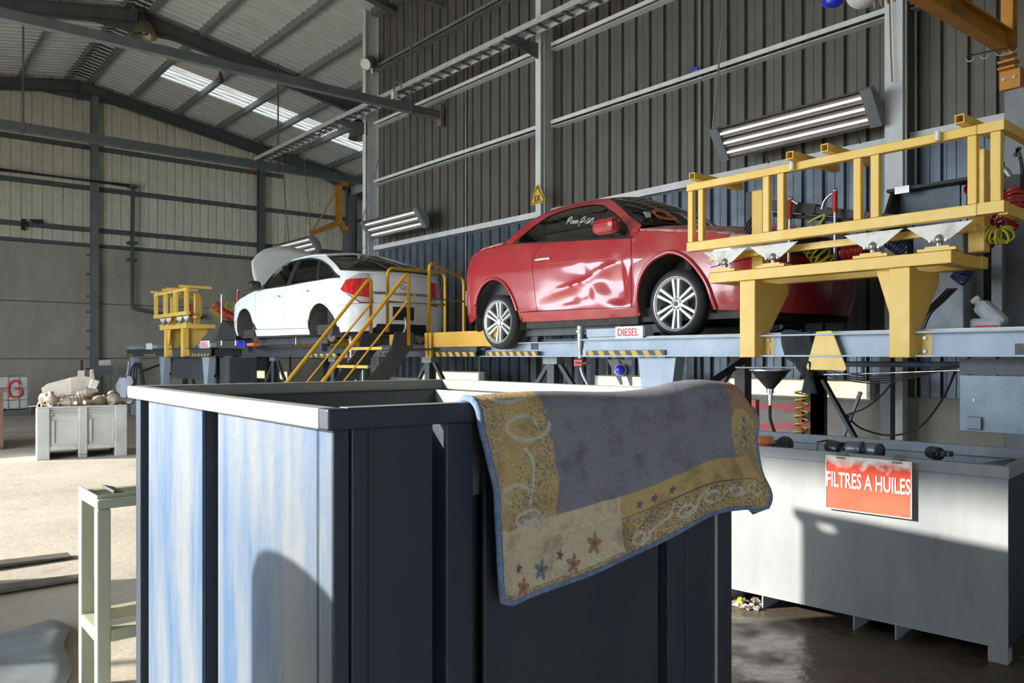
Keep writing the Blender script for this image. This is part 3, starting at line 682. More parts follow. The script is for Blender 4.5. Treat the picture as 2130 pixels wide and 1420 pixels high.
class Body:
    def __init__(s, W, Lf, rf, Lr, rr, I, dent=None):
        s.W, s.Lf, s.rf, s.Lr, s.rr, s.I, s.dent = W, Lf, rf, Lr, rr, I, dent
    def pt(s, u, z, side, off=0.0):
        """u runs along the flank and round the corners onto the nose / tail; returns a point on the skin"""
        ins = interp(s.I, z) - off + (s.dent(u, z) if (s.dent and side < 0) else 0)
        if u >= 0: L, r, sg = s.Lf, s.rf, 1
        else: L, r, sg = s.Lr, s.rr, -1
        a = abs(u); s0 = L - r; ry = min(.5, r)
        if a <= s0: return Vector((sg * a, side * (s.W - ins), z))
        q = (r + ry) / 2; ph = (a - s0) / q
        if ph <= math.pi / 2:
            return Vector((sg * (s0 + r * math.sin(ph) - ins * math.sin(ph)), side * (s.W - ry * (1 - math.cos(ph)) - ins * math.cos(ph)), z))
        d = a - s0 - q * math.pi / 2; y = s.W - ry - d
        return Vector((sg * (L - ins + .06 * (1 - (y / (s.W - ry)) ** 2)), side * y, z))
    def uend(s, front):
        L, r = (s.Lf, s.rf) if front else (s.Lr, s.rr); ry = min(.5, r)
        return (L - r + (r + ry) / 2 * math.pi / 2 + s.W - ry) * (1 if front else -1)
def panel_mesh(name, mat, poly, fn, grid=.06, thick=.012, smooth=35):
    bm = bmesh.new(); vs = [bm.verts.new((a, b, 0)) for a, b in poly]
    for t in tessellate_polygon([[Vector((a, b, 0)) for a, b in poly]]): bm.faces.new([vs[i] for i in t])
    xs = [p[0] for p in poly]; zs = [p[1] for p in poly]
    for lo, hi, ax in ((min(xs), max(xs), 0), (min(zs), max(zs), 1)):
        k = math.floor(lo / grid) + 1
        while k * grid < hi - 1e-4:
            co = [0, 0, 0]; no = [0, 0, 0]; co[ax] = k * grid; no[ax] = 1
            bmesh.ops.bisect_plane(bm, geom=bm.verts[:] + bm.edges[:] + bm.faces[:], plane_co=co, plane_no=no, dist=1e-5); k += 1
    bmesh.ops.remove_doubles(bm, verts=bm.verts, dist=1e-4)
    bm.verts.ensure_lookup_table()
    P = [fn(v.co.x, v.co.y, 0) for v in bm.verts]; Q = [fn(v.co.x, v.co.y, -thick) for v in bm.verts]
    n = len(P); faces = [[v.index for v in f.verts] for f in bm.faces]; bnd = [(e.verts[0].index, e.verts[1].index) for e in bm.edges if e.is_boundary]; bm.free()
    mb = MB().add(P + Q, faces + [[i + n for i in f][::-1] for f in faces] + [(a, b, b + n, a + n) for a, b in bnd])
    return mb.mesh(name, mat, smooth=smooth)
def put(me, name, parent, **kw):
    o = bpy.data.objects.new(name, me); C.objects.link(o); o.parent = parent; LOC[o] = Vector((0, 0, 0))
    if kw: tag(o, **kw)
    return o
def side_panel(B, root, name, mat, poly, sides=(1, -1), grid=.06, off=0.0, thick=.012, **kw):
    r = []
    for sd in sides: r.append(put(panel_mesh(name, mat, poly, lambda u, z, t, sd=sd: B.pt(u, z, sd, off + t), grid, thick), name, root, **kw))
    return r
def patch(root, name, mat, rows, thick=.01, smooth=40, sub=4, **kw):
    """smooth surface through rows of points (each row runs across the car)"""
    rr = [smooth_pts(r, sub) for r in rows]; cols = list(zip(*rr)); cols = [smooth_pts([tuple(p) for p in c], sub) for c in cols]
    nc, nr = len(cols), len(cols[0]); P = [Vector(cols[i][j]) for i in range(nc) for j in range(nr)]
    F = [(i * nr + j, i * nr + j + 1, (i + 1) * nr + j + 1, (i + 1) * nr + j) for i in range(nc - 1) for j in range(nr - 1)]
    me = MB().add(P, F).mesh(name, mat, smooth=smooth); o = put(me, name, root, **kw)
    if thick: m_ = o.modifiers.new('t', 'SOLIDIFY'); m_.thickness = thick; m_.offset = 0
    return o
def sym(pts): return pts + [(x, -y, z) for x, y, z in pts[::-1] if abs(y) > 1e-6]
def wheel(root, name, x, y, z, r, side, rim_r=.25, w=.2, cap=True, camber=0.0):
    t = bpy.data.objects.new(name, None); C.objects.link(t); t.parent = root; t.location = (x, y, z); t.rotation_euler = (camber, 0, 0); LOC[t] = Vector((0, 0, 0))
    ax = (0, side, 0); h = w / 2
    prof = [(rim_r * .97, -h), (rim_r + .015, -h - .004), (r - .045, -h - .006), (r - .018, -h + .012), (r - .004, -h + .035), (r, -.04), (r, .04), (r - .004, h - .035), (r - .018, h - .012), (r - .045, h + .006), (rim_r + .015, h + .004), (rim_r * .97, h - .004)]
    ty = MB().lathe(prof, (0, 0, 0), ax, 40)
    for k in range(4): yk = -.06 + .04 * k
    ty.build('tyre', 'rubber', t, smooth=35, local=True)
    gr = MB()
    for yk in (-.05, -.017, .017, .05): gr.lathe([(r + .0005, yk - .004), (r + .0012, yk - .004), (r + .0012, yk + .004), (r + .0005, yk + .004)], (0, 0, 0), ax, 40)
    gr.build('tread_groove', 'trim_black', t, local=True)
    rm = MB().lathe([(rim_r - .006, h - .035), (rim_r - .002, h - .002), (rim_r + .008, h + .002), (rim_r + .006, h - .012), (rim_r * .95, -h)], (0, 0, 0), ax, 40)
    rm.lathe([(rim_r - .022, h - .04), (rim_r - .018, h - .012), (rim_r - .002, h - .002)], (0, 0, 0), ax, 40)
    rm.build('rim_ring', 'alloy', t, smooth=35, local=True)
    sp = MB()
    for k in range(6):
        a = math.radians(60 * k + 30)
        for d in (-1, 1):
            ca, sa = math.cos(a), math.sin(a); px, pz = -sa * d, ca * d
            p0 = Vector((ca * .055 + px * .020, side * (h - .028), sa * .055 + pz * .020)); p1 = Vector((ca * (rim_r - .012) + px * .034, side * (h - .014), sa * (rim_r - .012) + pz * .034))
            dd, aa, bb = frame(p1 - p0, (0, side, 0))
            vs = [p0 - aa * .012 - bb * .03, p0 + aa * .012 - bb * .03, p0 + aa * .010 + bb * .004, p0 - aa * .010 + bb * .004, p1 - aa * .017 - bb * .03, p1 + aa * .017 - bb * .03, p1 + aa * .013 + bb * .004, p1 - aa * .013 + bb * .004]
            sp.add(vs, [(0, 1, 5, 4), (1, 2, 6, 5), (2, 3, 7, 6), (3, 0, 4, 7), (0, 3, 2, 1), (4, 5, 6, 7)])
    sp.build('spokes', 'alloy', t, local=True)
    MB().lathe([(.001, h - .018), (.03, h - .018), (.052, h - .024), (.066, h - .032), (.066, -.02)], (0, 0, 0), ax, 24).build('hub', 'alloy', t, smooth=40, local=True)
    if cap: MB().lathe([(.001, h - .006), (.036, h - .009), (.042, h - .016), (.042, h - .03)], (0, 0, 0), ax, 20).build('centre_cap', 'alloy', t, smooth=40, local=True)
    else: MB().cyl((0, side * (h - .02), 0), (0, side * (h - .012), 0), .024, n=16).build('centre_hole', 'trim_black', t, local=True)
    lg = MB()
    for k in range(5):
        a = 2 * math.pi * k / 5 + .3; lg.cyl((.046 * math.cos(a), side * (h - .024), .046 * math.sin(a)), (.046 * math.cos(a), side * (h - .017), .046 * math.sin(a)), .008, n=8)
    lg.build('lug_holes', 'trim_black', t, local=True)
    MB().lathe([(.001, -.03), (rim_r * .6, -.03), (rim_r * .6, -.05), (.001, -.05)], (0, 0, 0), ax, 24).build('brake_disc', 'underbody', t, local=True)
    return t
def arch(cx, cz, r, a0, a1, n=18, sx=1.0): return [(cx + sx * r * math.cos(math.radians(a0 + (a1 - a0) * i / n)), cz + r * math.sin(math.radians(a0 + (a1 - a0) * i / n))) for i in range(n + 1)]
def arch_lip(B, root, mat, pts, sides=(1, -1), r=.016, off=.004):
    for sd in sides: MB().tube([B.pt(u, z, sd, off) for u, z in smooth_pts(pts, 4)], r, 8).build('arch_lip', mat, root, smooth=60, local=True)
def well(root, cx, cz, r, W, mat='well_grey', depth=.42):
    for sd in (1, -1):
        prof = [(r, 0), (r, -depth), (.01, -depth)]
        mb = MB()
        for q in range(27):
            a = math.radians(-25 + 230 * q / 26)
            for d_ in (W - .03, W - .03 - depth): mb.v.append((cx + r * math.cos(a), sd * d_, cz + r * math.sin(a)))
        mb.f += [(2 * q, 2 * q + 2, 2 * q + 3, 2 * q + 1) for q in range(26)] + [tuple(2 * q + 1 for q in range(27))]
        mb.build('wheel_well', mat, root, smooth=40, local=True)
def seat(root, x, y, z, mat='seat_cloth'):
    t = bpy.data.objects.new('seat', None); C.objects.link(t); t.parent = root; LOC[t] = Vector((0, 0, 0))
    MB().obox((x + .1, y, z), (.5, .48, .16), Matrix.Rotation(-.12, 3, 'Y')).build('cushion', mat, t, bevel=.05, local=True)
    MB().obox((x - .22, y, z + .34), (.14, .46, .62), Matrix.Rotation(-.22, 3, 'Y')).build('backrest', mat, t, bevel=.05, local=True)
    MB().obox((x - .32, y, z + .73), (.09, .27, .19), Matrix.Rotation(-.15, 3, 'Y')).build('headrest', mat, t, bevel=.04, local=True)

# ---------------------------------------------------------------- red coupe
RI = [(.1, .09), (.22, .05), (.35, .015), (.55, 0), (.8, .008), (.98, .035), (1.05, .055), (1.2, .13), (1.4, .26), (1.5, .36), (1.58, .46)]
def g2(u, z, a, b, ra, rb, rot=0.0):
    c, s_ = math.cos(rot), math.sin(rot); x = (u - a) * c + (z - b) * s_; y = -(u - a) * s_ + (z - b) * c
    return math.exp(-(x / ra) ** 2 - (y / rb) ** 2)
def red_dent(u, z):
    if not (-.66 < u < .80): return 0
    d = .045 * g2(u, z, .60, .50, .16, .22) + .022 * g2(u, z, .30, .62, .35, .10, -.25) + .018 * g2(u, z, -.1, .45, .45, .09, .2)
    d -= .014 * g2(u, z, .40, .72, .28, .03, .22) + .016 * g2(u, z, .05, .60, .38, .025, .22) + .012 * g2(u, z, .70, .58, .03, .2, .1)
    d += .006 * math.sin(23 * u + 9 * z) * g2(u, z, .4, .6, .4, .2)
    return d * min(1, (u + .66) / .1, (.80 - u) / .05) * max(0, min(1, (z - .30) / .08, (.86 - z) / .05))
RB = Body(.93, 2.32, .62, 2.27, .45, RI, red_dent)
red = thing('red_car', 'dented red coupe with silver alloy wheels up on the platform', 'car', (6.86, 6.1, 1.70), math.radians(-90))
RRA = [(-1.79, .30), (-1.775, .44), (-1.735, .56), (-1.638, .684), (-1.493, .746), (-1.363, .745), (-1.205, .672), (-1.065, .523), (-.985, .35), (-.965, .226)]
RFA = [(.845, .224), (.852, .426), (.916, .611), (1.025, .732), (1.171, .789), (1.278, .80), (1.418, .751), (1.557, .642), (1.686, .47), (1.75, .241)]
RW = [(.74, 1.01), (.635, 1.135), (.49, 1.24), (.34, 1.333), (.1, 1.449), (-.071, 1.487), (-.28, 1.50), (-.484, 1.498), (-.64, 1.482), (-.776, 1.447), (-.981, 1.315), (-1.192, 1.154)]
RO = [(-1.348, 1.181), (-1.22, 1.308), (-1.065, 1.441), (-.869, 1.535), (-.70, 1.562), (-.54, 1.575), (-.295, 1.572), (-.098, 1.561), (.111, 1.53), (.33, 1.42), (.551, 1.293), (.829, 1.12)]
side_panel(RB, red, 'roof_frame', 'red_paint', RO + [(.80, 1.02)] + RW + [(-1.30, 1.163)], grid=.08)
side_panel(RB, red, 'door', 'red_paint', [(-.585, 1.10), (-.699, .988), (-.727, .94), (-.722, .841), (-.668, .567), (-.642, .335), (.749, .312), (.772, .71), (.738, .998)], grid=.03, label='dented red door with crumpled front edge')
side_panel(RB, red, 'rear_quarter', 'red_paint', [(-1.30, 1.160), (-1.8, 1.125), (-2.03, 1.10), (-2.05, .70)] + [(-1.98, .32)] + RRA + [(-.955, .33), (-.65, .335), (-.676, .567), (-.73, .841), (-.735, .94), (-.707, .990), (-.593, 1.10)], grid=.05)
side_panel(RB, red, 'sill', 'red_paint', [(-.96, .217), (-.05, .211), (.842, .216), (.838, .305), (-.05, .318), (-.952, .326)])
side_panel(RB, red, 'front_fender', 'red_paint', RFA[1:-1] + [(1.72, .62), (1.95, .66), (2.3, .72), (2.05, .86), (1.6, .95), (1.2, 1.0), (.83, 1.06), (.80, 1.02), (.748, 1.0), (.782, .71), (.759, .312), (.845, .31)], grid=.05)
ue = RB.uend(True) - .001; ur = RB.uend(False) + .001
side_panel(RB, red, 'front_bumper', 'red_paint', [(1.75, .24), (1.69, .47), (1.72, .612), (1.95, .652), (2.3, .712), (2.65, .70), (ue, .66), (ue, .20), (2.3, .20)], grid=.07)
side_panel(RB, red, 'rear_bumper', 'red_paint', [(-1.79, .30), (-1.99, .315), (-2.06, .695), (-2.5, .70), (ur, .70), (ur, .22), (-2.3, .22), (-1.9, .25)], grid=.07)
side_panel(RB, red, 'tail_panel', 'red_paint', [(-2.035, 1.10), (-2.062, .705), (-2.5, .71), (ur, .71), (ur, 1.08), (-2.4, 1.10)], grid=.07)
side_panel(RB, red, 'tail_lamp', 'lamp_red', [(-2.12, .76), (-2.45, .74), (-2.5, 1.0), (-2.10, 1.04)], off=.006)
side_panel(RB, red, 'grille', 'trim_black', [(2.3, .725), (2.65, .71), (ue, .67), (ue, .88), (2.75, .88), (2.5, .86), (2.2, .86)], off=-.01)
side_panel(RB, red, 'reflector', 'lamp_clear', [(-2.10, .46), (-2.35, .45), (-2.36, .62), (-2.12, .65)], off=.012)
side_panel(RB, red, 'headlamp', 'lamp_clear', [(1.72, .74), (2.15, .70), (2.55, .74), (2.45, .84), (2.15, .88), (1.9, .89)], off=.008)
side_panel(RB, red, 'side_window', 'glass_dark', [(-.608, 1.112), (-.766, 1.44), (-.63, 1.474), (-.484, 1.49), (-.28, 1.492), (-.071, 1.479), (.1, 1.441), (.33, 1.327), (.48, 1.234), (.625, 1.128), (.725, 1.012)], off=-.012, thick=.004)
side_panel(RB, red, 'quarter_window', 'glass_dark', [(-.618, 1.113), (-.778, 1.436), (-.978, 1.306), (-1.18, 1.156)], off=-.012, thick=.004)
side_panel(RB, red, 'window_seal', 'trim_black', [(-1.20, 1.152), (-.606, 1.105), (.745, 1.004), (.738, 1.016), (-.606, 1.118), (-1.19, 1.163)], off=.004)
side_panel(RB, red, 'mirror_triangle', 'trim_black', [(.74, 1.014), (.615, 1.14), (.50, 1.215), (.48, 1.03)], off=-.004)
arch_lip(RB, red, 'red_paint', RRA[1:-1], r=.02, off=.006); arch_lip(RB, red, 'red_paint', RFA, r=.022, off=.006)
side_panel(RB, red, 'waist_crease', 'red_paint', [(-.63, .846), (-.01, .838), (.77, .795), (.77, .802), (-.01, .846), (-.63, .853)], off=.007)
side_panel(RB, red, 'repeater_plate', 'lamp_clear', [(.80, .785), (.94, .77), (.81, .735)], off=.008)
for sd in (1, -1):
    h = MB().tube([RB.pt(-.69 + .265 * k / 6, .903, sd, .012 + .022 * math.sin(math.pi * k / 6)) for k in range(7)], .016, 8)
    h.build('door_handle', 'alloy', red, smooth=60, local=True, label='silver door handle')
    MB().obox((.50, sd * .99, 1.135), (.34, .15, .16), Matrix.Rotation(.12 * sd, 3, 'Z')).build('mirror', 'red_paint', red, bevel=.06, local=True)
    MB().bar((.60, sd * .84, 1.05), (.58, sd * .95, 1.08), .1, .05).build('mirror_arm', 'trim_black', red, local=True)
patch(red, 'windscreen', 'glass_dark', [sym([(.80, .84, 1.115), (.92, .5, 1.14), (.97, 0, 1.15)]), sym([(.56, .76, 1.29), (.68, .45, 1.325), (.72, 0, 1.335)]), sym([(.34, .66, 1.42), (.43, .4, 1.46), (.47, 0, 1.475)]), sym([(.12, .53, 1.53), (.19, .3, 1.555), (.22, 0, 1.565)])], .005)
patch(red, 'roof', 'red_dull', [sym([(.11, .53, 1.53), (.18, .3, 1.56), (.21, 0, 1.57)]), sym([(-.29, .46, 1.572), (-.29, .25, 1.60), (-.29, 0, 1.605)]), sym([(-.7, .48, 1.555), (-.7, .25, 1.59), (-.7, 0, 1.60)]), sym([(-.88, .52, 1.528), (-.9, .3, 1.56), (-.9, 0, 1.57)])], .015)
patch(red, 'rear_window', 'glass_rear', [sym([(-.89, .52, 1.525), (-.91, .3, 1.555), (-.92, 0, 1.565)]), sym([(-1.10, .64, 1.42), (-1.14, .35, 1.44), (-1.16, 0, 1.45)]), sym([(-1.34, .80, 1.19), (-1.42, .45, 1.20), (-1.45, 0, 1.205)])], .005)
patch(red, 'boot_lid', 'red_dull', [sym([(-1.33, .86, 1.172), (-1.42, .45, 1.195), (-1.45, 0, 1.20)]), sym([(-1.75, .84, 1.145), (-1.82, .45, 1.18), (-1.85, 0, 1.19)]), sym([(-2.03, .70, 1.11), (-2.14, .4, 1.13), (-2.2, 0, 1.135)])], .02)
patch(red, 'bonnet', 'red_dull', [sym([(.83, .86, 1.07), (.95, .5, 1.125), (1.0, 0, 1.14)]), sym([(1.3, .87, 1.0), (1.35, .5, 1.075), (1.38, 0, 1.09)]), sym([(1.75, .82, .93), (1.8, .5, 1.0), (1.85, 0, 1.02)]), sym([(2.08, .62, .86), (2.2, .35, .91), (2.26, 0, .92)])], .02)
for k, (x, z) in enumerate(((1.28, .32), (-1.375, .24))): well(red, x, z + (.07 if k else .08), .44, .93)
B_ = MB().box(-1.95, 2.1, -.80, .80, .16, .30).box(-.9, .8, -.85, .85, .14, .24); B_.build('underbody', 'underbody', red, local=True)
MB().box(-.85, .75, -.84, .84, .30, .36).box(.62, .78, -.80, .80, .36, 1.06).box(-1.9, -1.1, -.75, .75, .4, .95).build('cabin_floor', 'trim_black', red, local=True)
seat(red, -.02, -.38, .58); seat(red, -.02, .38, .58)
seat(red, -.80, -.36, .62); seat(red, -.80, .36, .62)
MB().tube([(.33 + .05 * math.sin(a), .38 + .18 * math.cos(a), .98 + .17 * math.sin(a)) for a in [2 * math.pi * i / 24 for i in range(25)]], .013, 6).build('steering_wheel', 'trim_black', red, local=True)
wheel(red, 'wheel', 1.295, -.80, .315, .327, -1, cap=False); wheel(red, 'wheel', -1.375, -.80, .232, .327, -1)
wheel(red, 'wheel', 1.295, .80, .315, .327, 1, cap=False); wheel(red, 'wheel', -1.375, .80, .232, .327, 1)
MB().cyl((1.28, -.62, .36), (1.2, -.56, .82), .05).build('strut', 'underbody', red, local=True)
# writing on the glass
def glass_pt(u, z): return RB.pt(u, z, -1, -.006)
W1 = [[(-.36, 1.36), (-.355, 1.29)], [(-.372, 1.35), (-.33, 1.375), (-.305, 1.35), (-.35, 1.32)], [(-.285, 1.325), (-.30, 1.30), (-.27, 1.288), (-.262, 1.325), (-.25, 1.288)],
      [(-.235, 1.32), (-.232, 1.28), (-.21, 1.318), (-.20, 1.278), (-.18, 1.312), (-.165, 1.272)], [(-.125, 1.325), (-.13, 1.235)], [(-.13, 1.325), (-.09, 1.34), (-.085, 1.29), (-.125, 1.28)],
      [(-.055, 1.30), (-.05, 1.26)], [(-.055, 1.325), (-.053, 1.332)], [(.0, 1.315), (-.03, 1.29), (-.01, 1.252), (.02, 1.29), (.005, 1.25)], [(.035, 1.305), (.035, 1.25)], [(.035, 1.29), (.06, 1.305), (.072, 1.25), (.08, 1.225)]]
wr_ = MB()
for st_ in W1: wr_.tube([glass_pt(a, b) for a, b in smooth_pts(st_, 6)] if len(st_) > 2 else [glass_pt(*p) for p in st_], .003, 5)
wr_.build('hand_lettering', 'marker_white', red, local=True, label='white handwriting on the side window')
gmb = MB()
def ws(y, z):  # point on the windscreen at height z
    x = .97 - (z - 1.15) * 1.35 - .18 * (abs(y) / .84) ** 2
    return (x + .02, y, z + .012)
G = [(-.34, 1.285), (-.38, 1.31), (-.46, 1.315), (-.53, 1.29), (-.56, 1.25), (-.52, 1.215), (-.44, 1.205), (-.36, 1.215), (-.335, 1.235), (-.36, 1.25), (-.42, 1.248)]
Gp = smooth_pts(G, 5); rb_ = []
for i, (a, b) in enumerate(Gp):
    a0, b0 = Gp[max(i - 1, 0)]; a1, b1 = Gp[min(i + 1, len(Gp) - 1)]; dl = math.hypot(a1 - a0, b1 - b0) or 1; nx_, nz_ = -(b1 - b0) / dl * .013, (a1 - a0) / dl * .013
    for k in (1, -1): rb_ += [Vector(ws(a + k * nx_, b + k * nz_)), Vector(ws(a + k * nx_, b + k * nz_)) + Vector((.002, 0, .002))]
gmb.add(rb_, [f for i in range(len(Gp) - 1) for f in ((4 * i, 4 * i + 2, 4 * i + 6, 4 * i + 4), (4 * i + 1, 4 * i + 5, 4 * i + 7, 4 * i + 3), (4 * i, 4 * i + 4, 4 * i + 5, 4 * i + 1), (4 * i + 2, 4 * i + 3, 4 * i + 7, 4 * i + 6))]); gmb.build('painted_letter', 'marker_orange', red, local=True, label='orange painted letter G on windscreen')
q = [ws(-.72, 1.20), ws(-.66, 1.21), ws(-.60, 1.27), ws(-.67, 1.275)]
MB().add([Vector(p) for p in q] + [Vector(p) + Vector((.004, 0, .003)) for p in q], [(0, 1, 2, 3), (7, 6, 5, 4), (0, 4, 5, 1), (1, 5, 6, 2), (2, 6, 7, 3), (3, 7, 4, 0)]).build('sticker', 'sticker', red, local=True)

# ---------------------------------------------------------------- white saloon
WI = [(.1, .09), (.17, .05), (.3, .012), (.5, 0), (.75, .01), (.95, .045), (1.0, .06), (1.2, .18), (1.4, .33), (1.5, .43)]
WBD = Body(1.0, 2.2, .6, 2.42, .5, WI)
wh = thing('white_car', 'white saloon with bonnet raised and wheels removed', 'car', (6.38, 12.75, 1.70), math.radians(90))
WRA = [(-1.309, .157), (-1.335, .36), (-1.42, .50), (-1.54, .59), (-1.70, .627), (-1.87, .60), (-2.02, .53), (-2.13, .41), (-2.19, .26), (-2.21, .175)]
WFA = [(1.64, .20), (1.60, .44), (1.50, .60), (1.38, .66), (1.23, .682), (1.06, .65), (.90, .55), (.80, .40), (.785, .173)]
WT = [(.563, .978), (.43, 1.20), (.228, 1.355), (.03, 1.40), (-.168, 1.418), (-.5, 1.415), (-.839, 1.388), (-1.264, 1.308), (-1.745, 1.168), (-2.196, .985)]
WO = [(.66, .99), (.45, 1.225), (.24, 1.385), (.03, 1.435), (-.25, 1.455), (-.533, 1.46), (-.922, 1.44), (-1.35, 1.385), (-1.80, 1.23), (-2.30, 1.05), (-2.36, .99)]
side_panel(WBD, wh, 'roof_frame', 'white_paint', WO + [(-2.22, .978)] + WT[::-1] + [(.58, .972)], grid=.08)
side_panel(WBD, wh, 'front_door', 'white_paint', [(.80, .925), (.72, .576), (.69, .286), (-.56, .266), (-.452, .526), (-.403, .772), (-.46, .958), (.56, .964)], grid=.07)
side_panel(WBD, wh, 'rear_door', 'white_paint', [(-.47, .958), (-.413, .772), (-.462, .526), (-.57, .266), (-1.295, .257), (-1.318, .40), (-1.40, .53), (-1.48, .63), (-1.50, .79), (-1.59, .975)], grid=.07)
side_panel(WBD, wh, 'rear_quarter', 'white_paint', [(-1.60, .975), (-1.51, .79), (-1.49, .635), (-1.43, .54)] + WRA[3:8] + [(-2.20, .56), (-2.52, .60), (-2.22, .80), (-2.20, .97)], grid=.05)
side_panel(WBD, wh, 'sill', 'white_paint', [(.785, .173), (.1, .165), (-.75, .165), (-1.30, .157), (-1.30, .250), (-.56, .259), (.69, .279), (.78, .285)])
side_panel(WBD, wh, 'front_fender', 'white_paint', [(1.60, .44)] + WFA[2:8] + [(.70, .30), (.73, .576), (.81, .925), (.57, .97), (.62, .985), (1.1, .93), (1.52, .85), (1.78, .74), (1.82, .46)], grid=.05)
we = WBD.uend(True) - .001; wq = WBD.uend(False) + .001
side_panel(WBD, wh, 'front_bumper', 'white_paint', [(1.64, .20), (1.605, .44), (1.82, .452), (2.1, .60), (we, .60), (we, .18), (2.0, .18)], grid=.07)
side_panel(WBD, wh, 'rear_bumper', 'white_paint', [(-2.215, .175), (-2.20, .26), (-2.14, .42), (-2.03, .54), (-2.20, .552), (-2.53, .592), (-2.72, .60), (-2.80, .60), (wq, .60), (wq, .24), (-2.9, .22), (-2.5, .18)], grid=.06, off=.012)
side_panel(WBD, wh, 'rear_valance', 'trim_black', [(-2.75, .19), (wq, .19), (wq, .30), (-2.78, .30)], off=.02)
side_panel(WBD, wh, 'number_plate_recess', 'trim_black', [(-3.02, .36), (wq, .36), (wq, .56), (-3.02, .56)], off=.016)
side_panel(WBD, wh, 'boot_face', 'white_paint', [(-2.735, .605), (wq, .605), (wq, 1.05), (-2.66, 1.05)], grid=.06)
side_panel(WBD, wh, 'chrome_strip', 'chrome', [(-2.73, .735), (wq, .735), (wq, .775), (-2.725, .775)], off=.012)
side_panel(WBD, wh, 'rear_shoulder', 'white_paint', [(-2.18, .955), (-2.22, .80), (-2.31, .93), (-2.50, 1.03), (-2.66, 1.055), (-2.64, 1.075), (-2.34, 1.08), (-2.18, 1.02)], off=-.004)
lm = side_panel(WBD, wh, 'tail_lamp', 'lamp_red', [(-2.235, .80), (-2.53, .605), (-2.725, .61), (-2.65, 1.06), (-2.50, 1.03), (-2.30, .93)], off=.008)
side_panel(WBD, wh, 'lamp_lens', 'lamp_clear', [(-2.30, .935), (-2.50, 1.03), (-2.65, 1.06), (-2.665, .97), (-2.40, .955)], off=.016)
side_panel(WBD, wh, 'lamp_lens', 'lamp_clear', [(-2.30, .76), (-2.53, .612), (-2.715, .617), (-2.71, .68), (-2.45, .70)], off=.016)
side_panel(WBD, wh, 'front_window', 'glass_clear', [(.50, .985), (.40, 1.18), (.215, 1.335), (.02, 1.385), (-.20, 1.40), (-.44, .98)], off=-.012, thick=.004)
side_panel(WBD, wh, 'rear_side_window', 'glass_clear', [(-.60, .985), (-.38, 1.392), (-.6, 1.398), (-.84, 1.372), (-1.15, 1.315), (-1.52, .99)], off=-.012, thick=.004)
side_panel(WBD, wh, 'quarter_window', 'glass_clear', [(-1.60, .993), (-1.26, 1.29), (-1.735, 1.152), (-2.14, .99)], off=-.012, thick=.004)
side_panel(WBD, wh, 'window_seal', 'trim_black', [(.57, .966), (-2.20, .968), (-2.19, .985), (.565, .982)], off=.004)
side_panel(WBD, wh, 'door_pillar', 'trim_black', [(-.455, .98), (-.205, 1.41), (-.375, 1.41), (-.60, .98)], off=-.003)
side_panel(WBD, wh, 'door_pillar', 'trim_black', [(-1.52, .985), (-1.14, 1.325), (-1.25, 1.30), (-1.60, .985)], off=-.003)
ftop = smooth_pts([(.563, .978), (.43, 1.205), (.228, 1.362), (.03, 1.405), (-.168, 1.42), (-.5, 1.418), (-.839, 1.39), (-1.264, 1.31), (-1.745, 1.168), (-2.19, .985)], 5)
for sd in (1, -1): MB().tube([WBD.pt(u, z, sd, .0) for u, z in ftop], .014, 6).build('window_frame', 'trim_black', wh, smooth=60, local=True)
side_panel(WBD, wh, 'rub_strip', 'white_paint', [(.73, .56), (-1.40, .545), (-1.40, .585), (.735, .60)], off=.012)
arch_lip(WBD, wh, 'white_paint', WRA[1:-1], r=.014, off=.004); arch_lip(WBD, wh, 'white_paint', WFA[1:-1], r=.014, off=.004)
for sd in (1, -1):
    for u0, z in ((-.19, .80), (-1.235, .825)):
        MB().tube([WBD.pt(u0 - .11 + .22 * k / 6, z, sd, .010 + .024 * math.sin(math.pi * k / 6)) for k in range(7)], .017, 8).build('door_handle', 'white_paint', wh, smooth=60, local=True)
        MB().sphere(WBD.pt(u0, z - .02, sd, -.02), .055, sc=(1, .6, .6)).build('handle_cup', 'white_paint', wh, smooth=60, local=True)
    mo = MB().obox((.62, sd * 1.06, 1.03), (.17, .22, .17), Matrix.Rotation(-.2 * sd, 3, 'Z')).build('mirror', 'trim_black', wh, bevel=.06, local=True)
    MB().bar((.55, sd * .90, .98), (.6, sd * .99, .99), .09, .05).build('mirror_arm', 'trim_black', wh, local=True)
patch(wh, 'roof', 'white_paint', [sym([(.03, .655, 1.435), (.10, .35, 1.475), (.12, 0, 1.485)]), sym([(-.5, .62, 1.46), (-.5, .3, 1.51), (-.5, 0, 1.52)]), sym([(-.92, .64, 1.44), (-.95, .3, 1.49), (-.96, 0, 1.50)]), sym([(-1.28, .67, 1.40), (-1.34, .3, 1.445), (-1.36, 0, 1.455)])], .02)
patch(wh, 'rear_window', 'glass_rear', [sym([(-1.30, .68, 1.395), (-1.36, .3, 1.44), (-1.38, 0, 1.45)]), sym([(-1.75, .78, 1.25), (-1.85, .35, 1.29), (-1.88, 0, 1.295)]), sym([(-2.12, .86, 1.085), (-2.22, .4, 1.11), (-2.26, 0, 1.115)])], .005)
patch(wh, 'boot_lid', 'white_paint', [sym([(-2.12, .90, 1.07), (-2.22, .4, 1.10), (-2.25, 0, 1.105)]), sym([(-2.25, .80, 1.065), (-2.34, .4, 1.075), (-2.38, 0, 1.075)]), sym([(-2.33, .68, 1.05), (-2.42, .35, 1.05), (-2.45, 0, 1.05)])], .015)
patch(wh, 'windscreen', 'glass_clear', [sym([(.64, .93, .985), (.86, .5, 1.0), (.92, 0, 1.0)]), sym([(.44, .80, 1.225), (.55, .45, 1.26), (.60, 0, 1.27)]), sym([(.04, .66, 1.43), (.11, .35, 1.47), (.13, 0, 1.48)])], .005)
